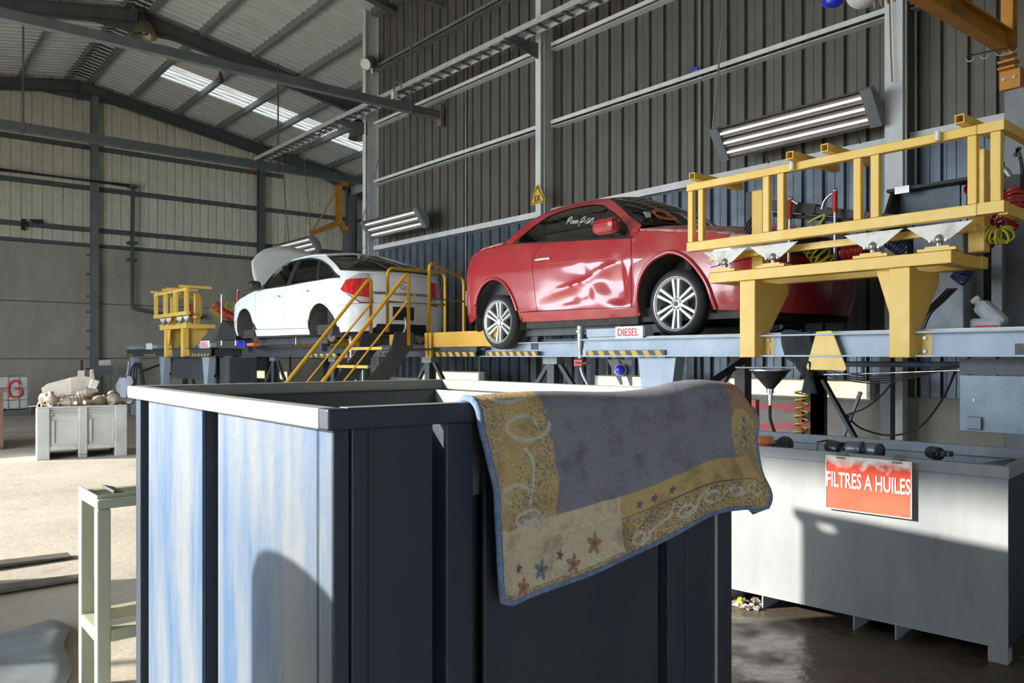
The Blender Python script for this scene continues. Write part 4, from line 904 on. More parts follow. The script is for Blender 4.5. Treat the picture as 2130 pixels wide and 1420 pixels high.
bx_, bz_, an = .95, 1.0, math.radians(50)
def hp_(l, y): return (bx_ + l * math.cos(an), y, bz_ + l * math.sin(an) + .02 * (1 - (y / .85) ** 2))
patch(wh, 'bonnet', 'white_paint', [[hp_(0, y) for y in (.86, .60, 0, -.60, -.86)], [hp_(.36, .86), hp_(.45, .58), hp_(.55, 0), hp_(.45, -.58), hp_(.36, -.86)], [hp_(.70, .80), hp_(1.0, .52), hp_(1.16, 0), hp_(1.0, -.52), hp_(.70, -.80)]], .025, 25, 3, label='raised white bonnet')
for sx, sz in ((1.22, .34), (-1.72, .29)):
    well(wh, sx, sz, .39, 1.0)
    for sd in (1, -1):
        t = bpy.data.objects.new('brake', None); C.objects.link(t); t.parent = wh; LOC[t] = Vector((0, 0, 0))
        yy = sd * .80; zz = sz - .10
        MB().lathe([(.05, .0), (.15, .0), (.15, -.024), (.05, -.024)], (sx, yy, zz), (0, sd, 0), 28).build('disc', 'disc_rust', t, smooth=30, local=True)
        MB().lathe([(.001, .05), (.05, .05), (.075, .035), (.078, 0), (.05, -.02)], (sx, yy, zz), (0, sd, 0), 20).build('hub', 'disc_rust', t, smooth=40, local=True)
        st = MB()
        for k in range(5): a = 1.256 * k; st.cyl((sx + .055 * math.cos(a), yy + sd * .04, zz + .055 * math.sin(a)), (sx + .055 * math.cos(a), yy + sd * .065, zz + .055 * math.sin(a)), .007, n=6)
        st.build('studs', 'steel_dark', t, local=True)
        MB().obox((sx - .1, yy - sd * .01, zz + .08), (.1, .07, .13), Matrix.Rotation(.7, 3, 'Y')).build('caliper', 'underbody', t, bevel=.01, local=True)
        MB().cyl((sx, yy - sd * .03, zz), (sx, sd * .3, zz + .05), .04).build('axle', 'underbody', t, local=True)
MB().box(-2.2, 2.0, -.86, .86, .15, .30).box(-1.2, .7, -.9, .9, .14, .22).build('underbody', 'underbody', wh, local=True)
MB().box(-1.3, .75, -.9, .9, .28, .34).box(-2.2, -1.6, -.8, .8, .3, .95).box(.70, .80, -.85, .85, .3, .98).build('cabin_floor', 'trim_black', wh, local=True)
MB().box(.85, 1.95, -.7, .7, .35, .78).build('engine_bay', 'trim_black', wh, local=True)
for x in (-.05, -1.0):
    for yy in (-.42, .42): seat(wh, x, yy, .55, 'trim_black')
MB().cyl((-2.42, .45, .21), (-2.2, .45, .23), .04, n=16).build('exhaust', 'chrome', wh, local=True)
MB().tube(smooth_pts([(-2.46, -.02, .42), (-2.52, -.02, .34), (-2.5, -.02, .22), (-2.42, -.02, .17), (-2.3, -.02, .16)], 5), .018, 8).build('tow_hook', 'galv', wh, smooth=60, local=True)
MB().lathe([(.055, 0), (.065, .006), (.065, .012), (.055, .012)], (-2.455, -.0, .885), (-1, 0, 0), 20).bar((-2.462, .05, .885), (-2.462, -.05, .885), .012, .008).build('badge', 'chrome', wh, local=True)
text_mb('VECTRA', .028, (-2.452, .43, .742), (0, -1, 0), (0, 0, 1), .004, .17).build('lettering', 'steel_dark', wh, local=True)
MB().cyl((-1.15, 0, 1.50), (-1.3, 0, 1.60), .004, n=6).build('aerial', 'trim_black', wh, local=True)
MB().bar((-2.2, .35, 1.125), (-2.24, -.30, 1.135), .03, .015).build('rear_wiper', 'trim_black', wh, local=True)
# ================================================================ depollution platforms
M('plat_paint', (.27, .33, .40), .5, .15, (.36, .42, .48), 3, .4, .7, .6, spot=(.10, .10, .10), sscale=10, sth=.68)
M('plat_dark', (.045, .052, .06), .55, .15, (.08, .085, .09), 3, .4, .7, .5)
M('rack_yellow', (.78, .50, .09), .45, .0, (.84, .60, .22), 4, .45, .75, 1, spot=(.16, .09, .03), sscale=16, sth=.72)
M('rail_yellow', (.60, .34, .03), .45, .0, (.52, .28, .02), 6, .45, .75, 1, spot=(.05, .04, .03), sscale=18, sth=.70)
M('hazard_yellow', (.62, .40, .04), .55, 0, (.5, .32, .04), 12, .4, .7)
M('plate_white', (.72, .71, .68), .6, 0, (.45, .42, .36), 9, .5, .7)
M('ball_metal', (.33, .31, .28), .35, .7)
M('hose_red', (.38, .012, .018), .35, 0, coat=.3)
M('hose_yellow', (.50, .46, .03), .4)
M('hose_blue', (.02, .03, .10), .4)
M('letter_red', (.62, .06, .05), .6)
M('sign_white', (.78, .76, .72), .55, 0, (.66, .62, .56), 10, .45, .7)
M('lens_blue', (.02, .03, .55), .2, 0, coat=1)
M('cloth_black', (.018, .019, .022), .9, 0, (.035, .036, .04), 15, .4, .7, .3)
M('red_tool', (.50, .02, .025), .4)
def coil(path, R, r, turns, n=9, seg=14):
    P = [Vector(p) for p in path]; ln = [0]
    for a, b in zip(P, P[1:]): ln.append(ln[-1] + (b - a).length)
    def at(t):
        d = t * ln[-1]
        for i in range(len(P) - 1):
            if d <= ln[i + 1] or i == len(P) - 2:
                f = (d - ln[i]) / max(1e-6, ln[i + 1] - ln[i]); return P[i].lerp(P[i + 1], f), (P[i + 1] - P[i]).normalized()
    pts = []
    N_ = int(turns * seg); ref = None
    for k in range(N_ + 1):
        p, d = at(k / N_)
        if ref is None: _, a, b = frame(d)
        else: a = (ref - d * ref.dot(d)).normalized(); b = d.cross(a)
        ref = a; w = 2 * math.pi * turns * k / N_; pts.append(p + (a * math.cos(w) + b * math.sin(w)) * R)
    return MB().tube(pts, r, 6)

def hazard(root, P, y0, y1, x, z0, z1, n, mat='plat_dark', lean=.6):
    """dark plate with slanted yellow stripes on the side facing -X"""
    MB().add([P(x, y0, z0), P(x + .02, y0, z0), P(x + .02, y1, z0), P(x, y1, z0), P(x, y0, z1), P(x + .02, y0, z1), P(x + .02, y1, z1), P(x, y1, z1)], [(0, 3, 2, 1), (4, 5, 6, 7), (0, 1, 5, 4), (1, 2, 6, 5), (2, 3, 7, 6), (3, 0, 4, 7)]).build('hazard_plate', mat, root)
    L_ = y1 - y0; w = L_ / n; h = z1 - z0
    for k in range(n):
        a = y0 + k * w + w * .1; b = a + w * .5; s = lean * h
        q = [P(x - .002, a, z0 + .004), P(x - .002, b, z0 + .004), P(x - .002, min(b + s, y1), z1 - .004), P(x - .002, min(a + s, y1), z1 - .004)]
        v = q + [(p[0] + .002, p[1], p[2]) for p in q]
        MB().add(v, [(0, 1, 2, 3), (7, 6, 5, 4), (0, 4, 5, 1), (1, 5, 6, 2), (2, 6, 7, 3), (3, 7, 4, 0)]).build('hazard_stripe', 'hazard_yellow', root)
def slab(P, x0, x1, y0, y1, z0, z1): a = P(x0, y0, z0); b = P(x1, y1, z1); return MB().box(a[0], b[0], a[1], b[1], a[2], b[2])

def platform(yc, sg, label, near):
    P = lambda x, y, z: (x, yc + sg * y, z)
    t = thing('work_platform', label, 'platform', (6.8, yc, 0))
    S = lambda nm, mat, *a, **k: slab(P, *a).build(nm, mat, t, **k)
    y0, y1 = (-2.7, 2.5) if near else (-4.4, 2.0)
    pm = 'plat_paint' if near else 'plat_dark'
    MB().chan(P(5.6, y0, 1.603), P(5.6, y1, 1.603), .09, .17, .012, flip=-1 if sg > 0 else 1).build('front_beam', pm, t)
    S('deck_edge', 'steel_light' if near else 'plat_dark', 5.61, 5.75, y0, y1, 1.69, 1.706)
    S('rear_beam', pm, 8.35, 8.45, y0, y1, 1.52, 1.69)
    for k in range(6): yy = y0 + .1 + (y1 - y0 - .3) * k / 5; S('cross_beam', 'plat_dark', 5.70, 8.35, yy, yy + .1, 1.54, 1.67)
    for k in range(4):
        ya = y0 + (y1 - y0) * k / 4; S('deck_plate', 'plat_dark', 5.75, 8.34, ya + .01, ya + (y1 - y0) / 4 - .01, 1.672, 1.692)
    # raised end block and its signs
    S('end_block', 'plat_paint', 5.585, 5.70, y1 - .75, y1 + .0, 1.707, 1.79, bevel=.004)
    S('sign_board', 'sign_white', 5.572, 5.583, y1 - .74, y1 - .40, 1.69, 1.80) if near else S('sign_board', 'sign_white', 5.572, 5.583, y1 - .60, y1 - .04, 1.68, 1.84)
    if near: text_mb('DIESEL', .072, P(5.571, y1 - .43, 1.71), (0, -1, 0), (0, 0, 1), .002, .26, .01).build('lettering', 'letter_red', t)
    else: text_mb('DIESEL', .11, P(5.571, y1 - .56, 1.705), (0, -1, 0), (0, 0, 1), .002, .46, .012).build('lettering', 'letter_red', t)
    hazard(t, P, y1 - (1.0 if near else 1.15), y1 - .01, 5.57, 1.508, 1.578, 7 if near else 6)
    if not near:
        S('skirt', 'plat_dark', 5.8, 5.83, -1.3, 1.4, 1.02, 1.50); S('cabinet', 'plat_dark', 5.75, 6.3, 2.05, 2.6, 0, 1.5)
        S('end_block', 'plat_paint', 5.585, 5.70, -2.6, -1.7, 1.707, 1.79, bevel=.004); S('sign_board', 'sign_white', 5.572, 5.583, -2.55, -2.05, 1.68, 1.84)
        hazard(t, P, -2.7, -1.75, 5.57, 1.508, 1.578, 6); hazard(t, P, -4.4, -3.7, 5.57, 1.508, 1.578, 5)
        S('end_block', 'plat_paint', 5.585, 5.8, -4.4, -3.5, 1.70, 1.78)
    else:
        hazard(t, P, -2.2, -1.27, 5.57, 1.525, 1.60, 4)
    # legs with flared heads
    for yy in ((1.64, -1.7) if near else (1.6, -1.4, -4.0)):
        w = .14 if near else .10
        MB().add([P(5.62, yy - w, 1.0), P(5.62, yy + w, 1.0), P(5.62, yy + .22, 1.508), P(5.62, yy - .22, 1.508), P(5.75, yy - w, 1.0), P(5.75, yy + w, 1.0), P(5.75, yy + .22, 1.508), P(5.75, yy - .22, 1.508)], [(0, 1, 2, 3), (7, 6, 5, 4), (0, 4, 5, 1), (1, 5, 6, 2), (2, 6, 7, 3), (3, 7, 4, 0)]).build('leg_head', 'plat_paint', t)
        S('leg', 'plat_paint', 5.62, 5.75, yy - w, yy + w, 0, .999)
        S('leg', 'plat_dark', 8.3, 8.42, yy - .1, yy + .1, 0, 1.518)
        S('leg', 'plat_dark', 6.9, 7.02, yy - .06, yy + .06, 0, 1.53)
        MB().bar(P(7.0, yy + .1, 1.5), P(7.0, yy + .95, .3), .06, .06).build('brace', 'plat_dark', t)
        MB().bar(P(5.7, yy - .12, 1.05), P(6.85, yy - .12, 1.5), .05, .05).build('brace', 'plat_dark', t)
    return t, P
tA, PA = platform(3.1, 1, 'grey-blue steel platform under the red car with DIESEL board', True)
tB, PB = platform(18.3, -1, 'dark steel platform beyond the white car with small DIESEL board', False)
# blue signal lamp between two dark struts
MB().add([(5.680, 5.415, 1.492), (5.680, 5.263, 1.492), (5.680, 5.201, 1.249), (5.680, 5.238, 1.248)] + [(5.720, 5.453, 1.492), (5.720, 5.300, 1.492), (5.720, 5.237, 1.247), (5.720, 5.275, 1.246)], [(0, 1, 2, 3), (7, 6, 5, 4), (0, 4, 5, 1), (1, 5, 6, 2), (2, 6, 7, 3), (3, 7, 4, 0)]).build('strut', 'plat_dark', tA)
MB().add([(5.680, 5.232, 1.492), (5.680, 5.091, 1.493), (5.680, 5.079, 1.243), (5.680, 5.115, 1.242)] + [(5.720, 5.269, 1.492), (5.720, 5.127, 1.493), (5.720, 5.115, 1.241), (5.720, 5.151, 1.240)], [(0, 1, 2, 3), (7, 6, 5, 4), (0, 4, 5, 1), (1, 5, 6, 2), (2, 6, 7, 3), (3, 7, 4, 0)]).build('strut', 'plat_dark', tA)
sl_ = thing('signal_lamp', 'blue dome signal lamp under the platform edge', 'lamp', (5.620, 5.183, 1.392))
p = LOC[sl_]; ax = Vector((-.8, -.45, .1)).normalized()
MB().lathe([(.001, .06), (.03, .05), (.046, .026), (.05, 0), (.05, -.01)], p, ax, 20).build('lens', 'lens_blue', sl_, smooth=50)
MB().lathe([(.05, -.01), (.058, -.012), (.058, -.07), (.001, -.07)], p, ax, 20).build('base', 'galv', sl_, smooth=40)

# ---------------------------------------------------------------- yellow tilting racks
def rack(yc, sg, label, near):
    P = lambda x, y, z: (x, yc + sg * y, z)
    t = thing('tilting_rack', label, 'rack', (5.6, yc, 1.5))
    S = lambda nm, mat, *a, par=None, **k: slab(P, *a).build(nm, mat, par or t, **k)
    Y = 'rack_yellow'; bv = dict(bevel=.006) if near else {}
    for yy in (.58, -.61):
        S('post', Y, 5.46, 5.585, yy - .07, yy + .07, 1.512, 2.12, **bv)
        S('foot_plate', Y, 5.586, 5.597, yy - .16, yy + .08, 1.515, 1.69)
        for z in (1.555, 1.645): MB().cyl(P(5.586, yy - .115, z), P(5.572, yy - .115, z), .014, n=6).build('bolt', 'galv', t)
        MB().prism([(0, 0), (.42, 0), (.42, -.07), (.12, -.42), (0, -.42)], P(5.585, yy - .02, 2.115), (1, 0, 0), (0, 0, 1), .012).build('gusset', Y, t)
    MB().prism([(0, 0), (.12, 0), (.02, -.33), (0, -.33)], P(5.53, -.54, 2.115), (0, sg, 0), (0, 0, 1), .012).build('gusset', Y, t)
    for x in (5.44, 5.95): S('base_beam', Y, x, x + .1, -.95, .93, 2.121, 2.205, **bv)
    for yy in (-.93, .83): S('base_beam', Y, 5.541, 5.949, yy, yy + .1, 2.121, 2.205, **bv)
    for yy in (.80, .36, -.42, -.86):
        b = S('joint_plate', Y, 5.43, 5.55, yy - .12, yy + .12, 2.206, 2.225)
        S('joint_plate', Y, 5.44, 5.54, yy - .075, yy + .075, 2.226, 2.238, par=b)
        c = P(5.48, yy, 2.285)
        MB().cyl(P(5.48, yy, 2.238), P(5.48, yy, 2.27), .020, n=14).build('stud', 'ball_metal', b)
        MB().sphere(c, .03, 14, 8, (1, 1, 1.15)).build('ball', 'ball_metal', b, smooth=60)
        for d in (-.05, .05): MB().cyl(P(5.465, yy + d, 2.275), P(5.45, yy + d, 2.275), .008, n=8).build('bolt', 'ball_metal', b)
        MB().prism([(-.21, .40), (.21, .40), (.05, .285), (-.05, .285)], P(5.475, yy, 1.985), (0, sg, 0), (0, 0, 1), .006 * sg).build('bracket', 'plate_white', t)
    # tray frame
    zb, zt = 2.355, 2.93
    for x in (5.385,):
        S('bottom_rail', Y, x, x + .075, -1.12, 1.12, zb + .04, zb + .115, **bv)
        S('top_rail', Y, x, x + .06, -1.12, 1.12, zt - .03, zt + .03, **bv)
    for yy, w in ((1.085, .05), (.98, .05), (.37, .055), (.245, .055), (-.35, .055), (-.475, .06), (-1.09, .055)):
        S('upright', Y, 5.39, 5.44, yy - w / 2, yy + w / 2, zb + .116, zt - .031, **bv)
    for yy in (): S('upright', Y, 6.43, 6.48, yy - .025, yy + .025, zb + .116, zt - .031)
    for yy in (.65, -1.0): S('column', Y, 5.70, 5.80, yy - .05, yy + .05, 2.206, zt - .05, **bv)
    for yy in (-1.22,): 
        S('upright', Y, 5.40, 5.45, yy - .03, yy + .03, zb + .116, zt - .031, **bv)
        S('bottom_rail', Y, 5.39, 5.46, yy - .05, -1.121, zb + .045, zb + .115); S('top_rail', Y, 5.39, 5.45, yy - .05, -1.121, zt - .03, zt + .03)
        MB().bar(P(5.44, yy - .03, zb + .07), P(6.45, yy + .0, zb + .07), .05, .07).build('end_rail', Y, t)
        MB().bar(P(5.44, yy - .03, zt), P(6.45, yy + .0, zt), .05, .06).build('end_rail', Y, t)
        S('upright', Y, 6.43, 6.48, yy - .025, yy + .025, zb + .116, zt - .031)
    for x in (5.62,):
        MB().bar(P(x, 1.04, zb + .0), P(x, -1.04, zb + .0), .05, .05).build('slide_rail', Y, t)
    for yy in (.98, .10, -.17, -1.06):
        MB().hollow(P(5.28, yy, zt + .06), P(5.95, yy, zt + .06), .055, .055, .006).build('tray_tube', Y, t)
    for yy in (.13, -.9): MB().cyl(P(5.36, yy, zt + .03), P(5.36, yy, zt - .03), .016, n=12).build('bumper_stop', 'plate_white', t)
    return t, P
rk, PR = rack(3.1, 1, 'large yellow steel tilting rack in front of the red bonnet', True)
rk2, PR2 = rack(18.3, -1, 'small-looking distant yellow rack in front of the white car', False)

# equipment hanging in the near rack
def hose(name, label, path, r, mat, cat='hose', n=7, k=6, group=None):
    o = MB().tube(smooth_pts(path, k), r, n).build(name, mat, smooth=60); return tag(o, label, cat, group)
def coil_hose(label, path, R, r, turns, mat, group='coiled air hoses'):
    o = coil(smooth_pts(path, 5), R, r, turns).build('coiled_hose', mat, smooth=60); return tag(o, label, 'hose', group)
coil_hose('thick red coiled hose hanging at right end of yellow rack', [(6.200, 2.285, 2.745), (6.150, 2.189, 2.621), (6.100, 2.080, 2.483), (6.100, 2.012, 2.473), (6.200, 2.025, 2.636)], .075, .0115, 17, 'hose_red')
coil_hose('red coiled hose end below the rack rail corner', [(5.900, 2.189, 2.383), (5.900, 2.129, 2.320), (5.900, 2.061, 2.290)], .045, .009, 10, 'hose_red')
coil_hose('yellow coiled hose below the right end of yellow rack', [(5.750, 2.084, 2.355), (5.750, 2.032, 2.317), (5.750, 1.961, 2.296), (5.800, 1.950, 2.325)], .05, .0065, 7, 'hose_yellow')
coil_hose('yellow loops of hose behind the rack corner uprights', [(6.000, 2.199, 2.637), (6.000, 2.193, 2.570), (6.000, 2.187, 2.519)], .045, .008, 4, 'hose_yellow')
coil_hose('tangled yellow coiled hose under the middle of rack', [(6.100, 3.489, 2.435), (6.100, 3.425, 2.350), (6.100, 3.363, 2.285), (6.100, 3.396, 2.249)], .085, .008, 5, 'hose_yellow')
coil_hose('red coiled hose bulging below middle of yellow rack', [(6.000, 3.159, 2.353), (6.000, 3.101, 2.347), (6.000, 3.032, 2.348), (6.000, 2.975, 2.353)], .075, .010, 9, 'hose_red')
coil_hose('dark blue coiled hose between the rack and its beam', [(6.000, 2.802, 2.389), (6.000, 2.738, 2.339), (6.000, 2.703, 2.306)], .055, .009, 5, 'hose_blue')
coil_hose('dark blue coiled hose behind the right yellow gusset', [(6.300, 2.393, 2.212), (6.300, 2.410, 2.125), (6.300, 2.453, 2.075)], .055, .009, 7, 'hose_blue')
hose('yellow_hose', 'yellow air hose looping above the rack bottom rail', [(6.100, 3.532, 2.619), (6.100, 3.468, 2.650), (6.100, 3.379, 2.670), (6.100, 3.425, 2.605), (6.100, 3.480, 2.545)], .010, 'hose_yellow')
hose('red_hose', 'thin red hose draped behind rack uprights', [(6.100, 3.859, 2.607), (6.100, 3.808, 2.642), (6.100, 3.753, 2.651), (6.100, 3.641, 2.613)], .008, 'hose_red')
hose('red_hose', 'red hose bunch hanging behind middle rack uprights', [(6.100, 3.063, 2.559), (6.100, 3.025, 2.610), (6.100, 2.998, 2.625), (6.100, 3.013, 2.534)], .010, 'hose_red')
hose('red_hose', 'red hose rising behind right rack corner', [(6.100, 2.279, 2.799), (6.100, 2.254, 2.777), (6.100, 2.232, 2.689), (6.100, 2.192, 2.632)], .016, 'hose_red')
for k in range(4):
    hose('black_hose', ('topmost', 'second', 'third', 'lowest')[k] + ' of the black hoses arching behind left rack upright', [[(6.000, 4.074, 2.615), (6.000, 4.050, 2.599), (6.000, 4.026, 2.584), (6.000, 4.002, 2.569), (6.000, 3.978, 2.553)][k], [(6.000, 4.035, 2.685), (6.000, 4.011, 2.674), (6.000, 3.987, 2.663), (6.000, 3.963, 2.651), (6.000, 3.940, 2.640)][k], [(6.000, 3.959, 2.742), (6.000, 3.940, 2.731), (6.000, 3.921, 2.720), (6.000, 3.902, 2.709), (6.000, 3.883, 2.699)][k], [(6.000, 3.865, 2.758), (6.000, 3.865, 2.745), (6.000, 3.865, 2.733), (6.000, 3.865, 2.721), (6.000, 3.865, 2.708)][k]], .011, 'rubber', group='black hoses behind left upright')
for k in range(4):
    hose('black_hose', ('rightmost', 'second', 'third', 'leftmost')[k] + ' of the black cables beside the right yellow post', [[(6.000, 2.336, 1.998), (6.000, 2.355, 1.999), (6.000, 2.374, 2.000), (6.000, 2.394, 2.002), (6.000, 2.413, 2.003)][k], [(5.900, 2.376, 1.911), (5.900, 2.395, 1.912), (5.900, 2.414, 1.913), (5.900, 2.434, 1.914), (5.900, 2.453, 1.915)][k], [(5.850, 2.442, 1.828), (5.850, 2.462, 1.828), (5.850, 2.481, 1.829), (5.850, 2.501, 1.830), (5.850, 2.521, 1.831)][k], [(5.800, 2.463, 1.742), (5.800, 2.483, 1.743), (5.800, 2.503, 1.744), (5.800, 2.522, 1.744), (5.800, 2.542, 1.745)][k], [(5.780, 2.478, 1.678), (5.780, 2.494, 1.679), (5.780, 2.510, 1.679), (5.780, 2.527, 1.679), (5.780, 2.544, 1.680)][k]], .007, 'rubber', group='black cables beside right post')
for k in range(4):
    hose('black_hose', ('leftmost', 'second', 'third', 'rightmost')[k] + ' of the black cables behind the left yellow post', [[(5.900, 3.879, 1.829), (5.900, 3.856, 1.828), (5.900, 3.832, 1.827), (5.900, 3.810, 1.827), (5.900, 3.787, 1.826)][k], [(5.850, 3.809, 1.765), (5.850, 3.786, 1.764), (5.850, 3.764, 1.764), (5.850, 3.741, 1.763), (5.850, 3.719, 1.762)][k], [(5.800, 3.745, 1.698), (5.800, 3.723, 1.698), (5.800, 3.700, 1.698), (5.800, 3.678, 1.697), (5.800, 3.656, 1.697)][k]], .009, 'rubber', group='black cables beside left post')
# telescopic drain arm with its two lances
am = thing('drain_boom', 'black telescopic drain arm lying across the yellow rack', 'boom', (6.200, 4.170, 2.906))
MB().bar((6.200, 4.150, 2.898), (6.200, 3.503, 2.742), .085, .085).build('outer_tube', 'black', am); MB().bar((6.200, 3.546, 2.748), (6.200, 2.721, 2.544), .065, .065).build('inner_tube', 'black', am)
MB().box(6.15, 6.3, 4.02, 4.16, 2.66, 2.98).build('bracket', 'black', am)
MB().cyl((6.150, 3.877, 2.747), (6.150, 2.699, 2.500), .018).build('pipe', 'black', am)
def lance(label, top, bot, hook, grip='red_tool'):
    t = thing('drain_lance', label, 'lance', bot); a = Vector(top); b = Vector(bot); d = (b - a)
    MB().cyl(a + d * .32, b, .014).build('tube', 'chrome', t, smooth=40); MB().cyl(a + d * .02, a + d * .32, .020, n=12).build('grip', grip, t, smooth=40)
    MB().tube(smooth_pts(hook, 5), .011, 8).build('spout', 'chrome', t, smooth=60); MB().sphere(a, .022).build('knob', 'chrome', t, smooth=60)
lance('red-gripped drain lance with curved chrome spout behind rack', (6.100, 3.293, 2.855), (6.100, 3.293, 2.298), [(6.100, 3.293, 2.832), (6.100, 3.334, 2.827), (6.100, 3.384, 2.784), (6.100, 3.409, 2.721)])
lance('chrome drain lance with red knob behind rack uprights', (6.100, 3.690, 2.850), (6.100, 3.704, 2.316), [(6.100, 3.690, 2.842), (6.100, 3.663, 2.826), (6.100, 3.619, 2.795)])
tg = thing('tap_cluster', 'chrome taps and hose ends hanging at rack end', 'taps', (6.300, 2.133, 2.904))
for k in range(3):
    p = Vector((6.300, 2.189, 2.973)) + Vector((0, -.02 * k, -.06 * k)); MB().cyl(p, p + Vector((.0, -.0, -.10)), .016, n=10).build('valve', 'chrome', tg, smooth=40)
MB().box(6.25, 6.33, 2.02, 2.16, 2.66, 2.78).build('manifold', 'black', tg)
MB().tube(smooth_pts([(6.300, 2.207, 2.860), (6.300, 2.149, 2.856), (6.300, 2.103, 2.797), (6.300, 2.084, 2.692)], 6), .02, 8).build('pipe', 'galv', tg, smooth=60)
MB().tube(smooth_pts([(6.300, 2.207, 2.849), (6.300, 2.186, 2.777), (6.300, 2.173, 2.689)], 6), .018, 8).build('pipe', 'galv', tg, smooth=60)
MB().tube(smooth_pts([(6.300, 2.057, 2.974), (6.300, 2.028, 2.867), (6.300, 2.019, 2.664)], 6), .012, 8).build('black_hose', 'black', tg, smooth=60)
MB().bar((6.250, 2.056, 2.915), (6.250, 2.020, 2.975), .02, .02).bar((6.250, 2.020, 2.898), (6.250, 2.038, 2.969), .02, .02).build('pliers_grip', 'black', tg)
# black cloth and yellow flap on the platform edge
cl = thing('black_cloth', 'black cloth knotted over the platform edge', 'cloth', (5.58, 3.3, 1.4))
rows_ = []
for k in range(15):
    f = k / 14; z = 1.715 - .36 * f
    w = .135 * (1 - .05 * f) if f < .5 else (.135 * (1 - 1.45 * (f - .5)) if f < .8 else .05 + .02 * (f - .8))
    cy = 3.31 - .05 * f - (.035 if f > .6 else 0) + .01 * math.sin(7 * f); row = []
    for j in range(25):
        a = 2 * math.pi * j / 24; row.append((5.575 - (.028 + .012 * math.sin(5 * a + 6 * f) + .008 * math.sin(11 * a)) * math.cos(a) - .01, cy + w * math.sin(a), z + .012 * math.sin(3 * a)))
    rows_.append(row)
MB().add([p for r in rows_ for p in r], [(i * 25 + j, i * 25 + j + 1, (i + 1) * 25 + j + 1, (i + 1) * 25 + j) for i in range(14) for j in range(24)]).build('drape', 'cloth_black', cl, smooth=60)
MB().add([p for r in [[(5.585 - .02 * math.cos(6.28 * j / 12) , 3.222 + (.03 + .012 * k) * math.sin(6.28 * j / 12), 1.39 - .05 * k) for j in range(13)] for k in range(4)] for p in r], [(i * 13 + j, i * 13 + j + 1, (i + 1) * 13 + j + 1, (i + 1) * 13 + j) for i in range(3) for j in range(12)]).build('tail', 'cloth_black', cl, smooth=60)
yf = MB().prism([(-.075, .10), (.04, .105), (.055, .09), (.16, -.17), (.15, -.19), (-.145, -.185), (-.155, -.165)], (5.545, 3.06, 1.605), (0, -1, 0), (0, 0, 1), .012)
tag(yf.build('yellow_flap', 'rack_yellow', bevel=.004), 'blank yellow trapezoid plate hanging on the platform beam', 'plate')
# funnel
fn_ = thing('drain_funnel', 'black drain funnel with metal spout below the platform', 'funnel', (5.900, 3.755, 1.284))
p = Vector((5.900, 3.755, 1.404))
MB().lathe([(.155, 0), (.16, .0), (.03, -.155), (.025, -.15), (.15, 0)], p, (0, 0, 1), 24).build('cone', 'black', fn_, smooth=40)
MB().lathe([(.155, -.004), (.168, -.004), (.168, .008), (.155, .008)], p, (0, 0, 1), 24).build('lip', 'galv', fn_, smooth=40)
MB().lathe([(.026, -.15), (.03, -.15), (.03, -.19), (.02, -.195), (.02, -.25), (.014, -.25), (.014, -.29)], p, (0, 0, 1), 14).build('spout', 'chrome', fn_, smooth=40)
MB().tube(smooth_pts([p + Vector((0, 0, -.29)), p + Vector((.0, 0, -.4)), p + Vector((.02, -.04, -.55)), p + Vector((.08, -.1, -.8))], 5), .014, 8).build('hose', 'rubber', fn_, smooth=60)
MB().cyl((5.900, 4.093, 1.424), (5.900, 3.416, 1.431), .008).build('hanger_rod', 'galv', fn_)
coil_hose('yellow coiled hose hanging below the platform in front of red cart', [(6.200, 3.643, 1.259), (6.200, 3.647, 1.076), (6.200, 3.656, 0.851)], .055, .008, 6, 'hose_yellow')
# pipes and cables under the deck
hose('steel_rod', 'long thin bright steel pipe running under the platform', [(5.900, 3.334, 1.375), (5.850, 2.739, 1.400), (5.800, 1.826, 1.446)], .007, 'chrome', 'pipe')
for k in range(4):
    hose('black_cable', ('uppermost', 'second', 'third', 'lowest')[k] + ' of the black cables sagging under platform beam', [[(5.950, 3.454, 1.458), (5.950, 3.454, 1.450), (5.950, 3.454, 1.442), (5.950, 3.454, 1.434), (5.950, 3.454, 1.427)][k], [(6.000, 3.227, 1.395), (6.000, 3.227, 1.379), (6.000, 3.227, 1.364), (6.000, 3.227, 1.349), (6.000, 3.227, 1.334)][k], [(6.000, 2.919, 1.370), (6.000, 2.919, 1.352), (6.000, 2.919, 1.333), (6.000, 2.919, 1.315), (6.000, 2.919, 1.297)][k], [(6.000, 2.633, 1.397), (6.000, 2.633, 1.386), (6.000, 2.633, 1.375), (6.000, 2.633, 1.365), (6.000, 2.633, 1.354)][k], [(5.950, 2.316, 1.463), (5.950, 2.316, 1.456), (5.950, 2.316, 1.449), (5.950, 2.316, 1.443), (5.950, 2.316, 1.436)][k]], .0045, 'rubber', 'cable', group='cables sagging under the beam')
hose('black_cable', 'long black cable looping across the concrete base wall', [(7.200, 3.777, 0.973), (7.400, 3.739, 0.838), (7.500, 3.512, 0.780), (7.400, 3.206, 0.875), (7.000, 2.838, 1.164), (6.600, 2.577, 1.412)], .009, 'rubber', 'cable')
hose('black_cable', 'cable strung from the brace to upper right', [(7.200, 3.768, 0.974), (7.200, 3.593, 1.046), (7.000, 3.341, 1.185), (6.800, 3.143, 1.321)], .008, 'rubber', 'cable')
tag(MB().cyl((6.1, .6, 1.46), (6.1, 3.6, 1.46), .022).build('blue_pipe', 'blue_paint'), 'blue pipe running under the grey platform', 'pipe')
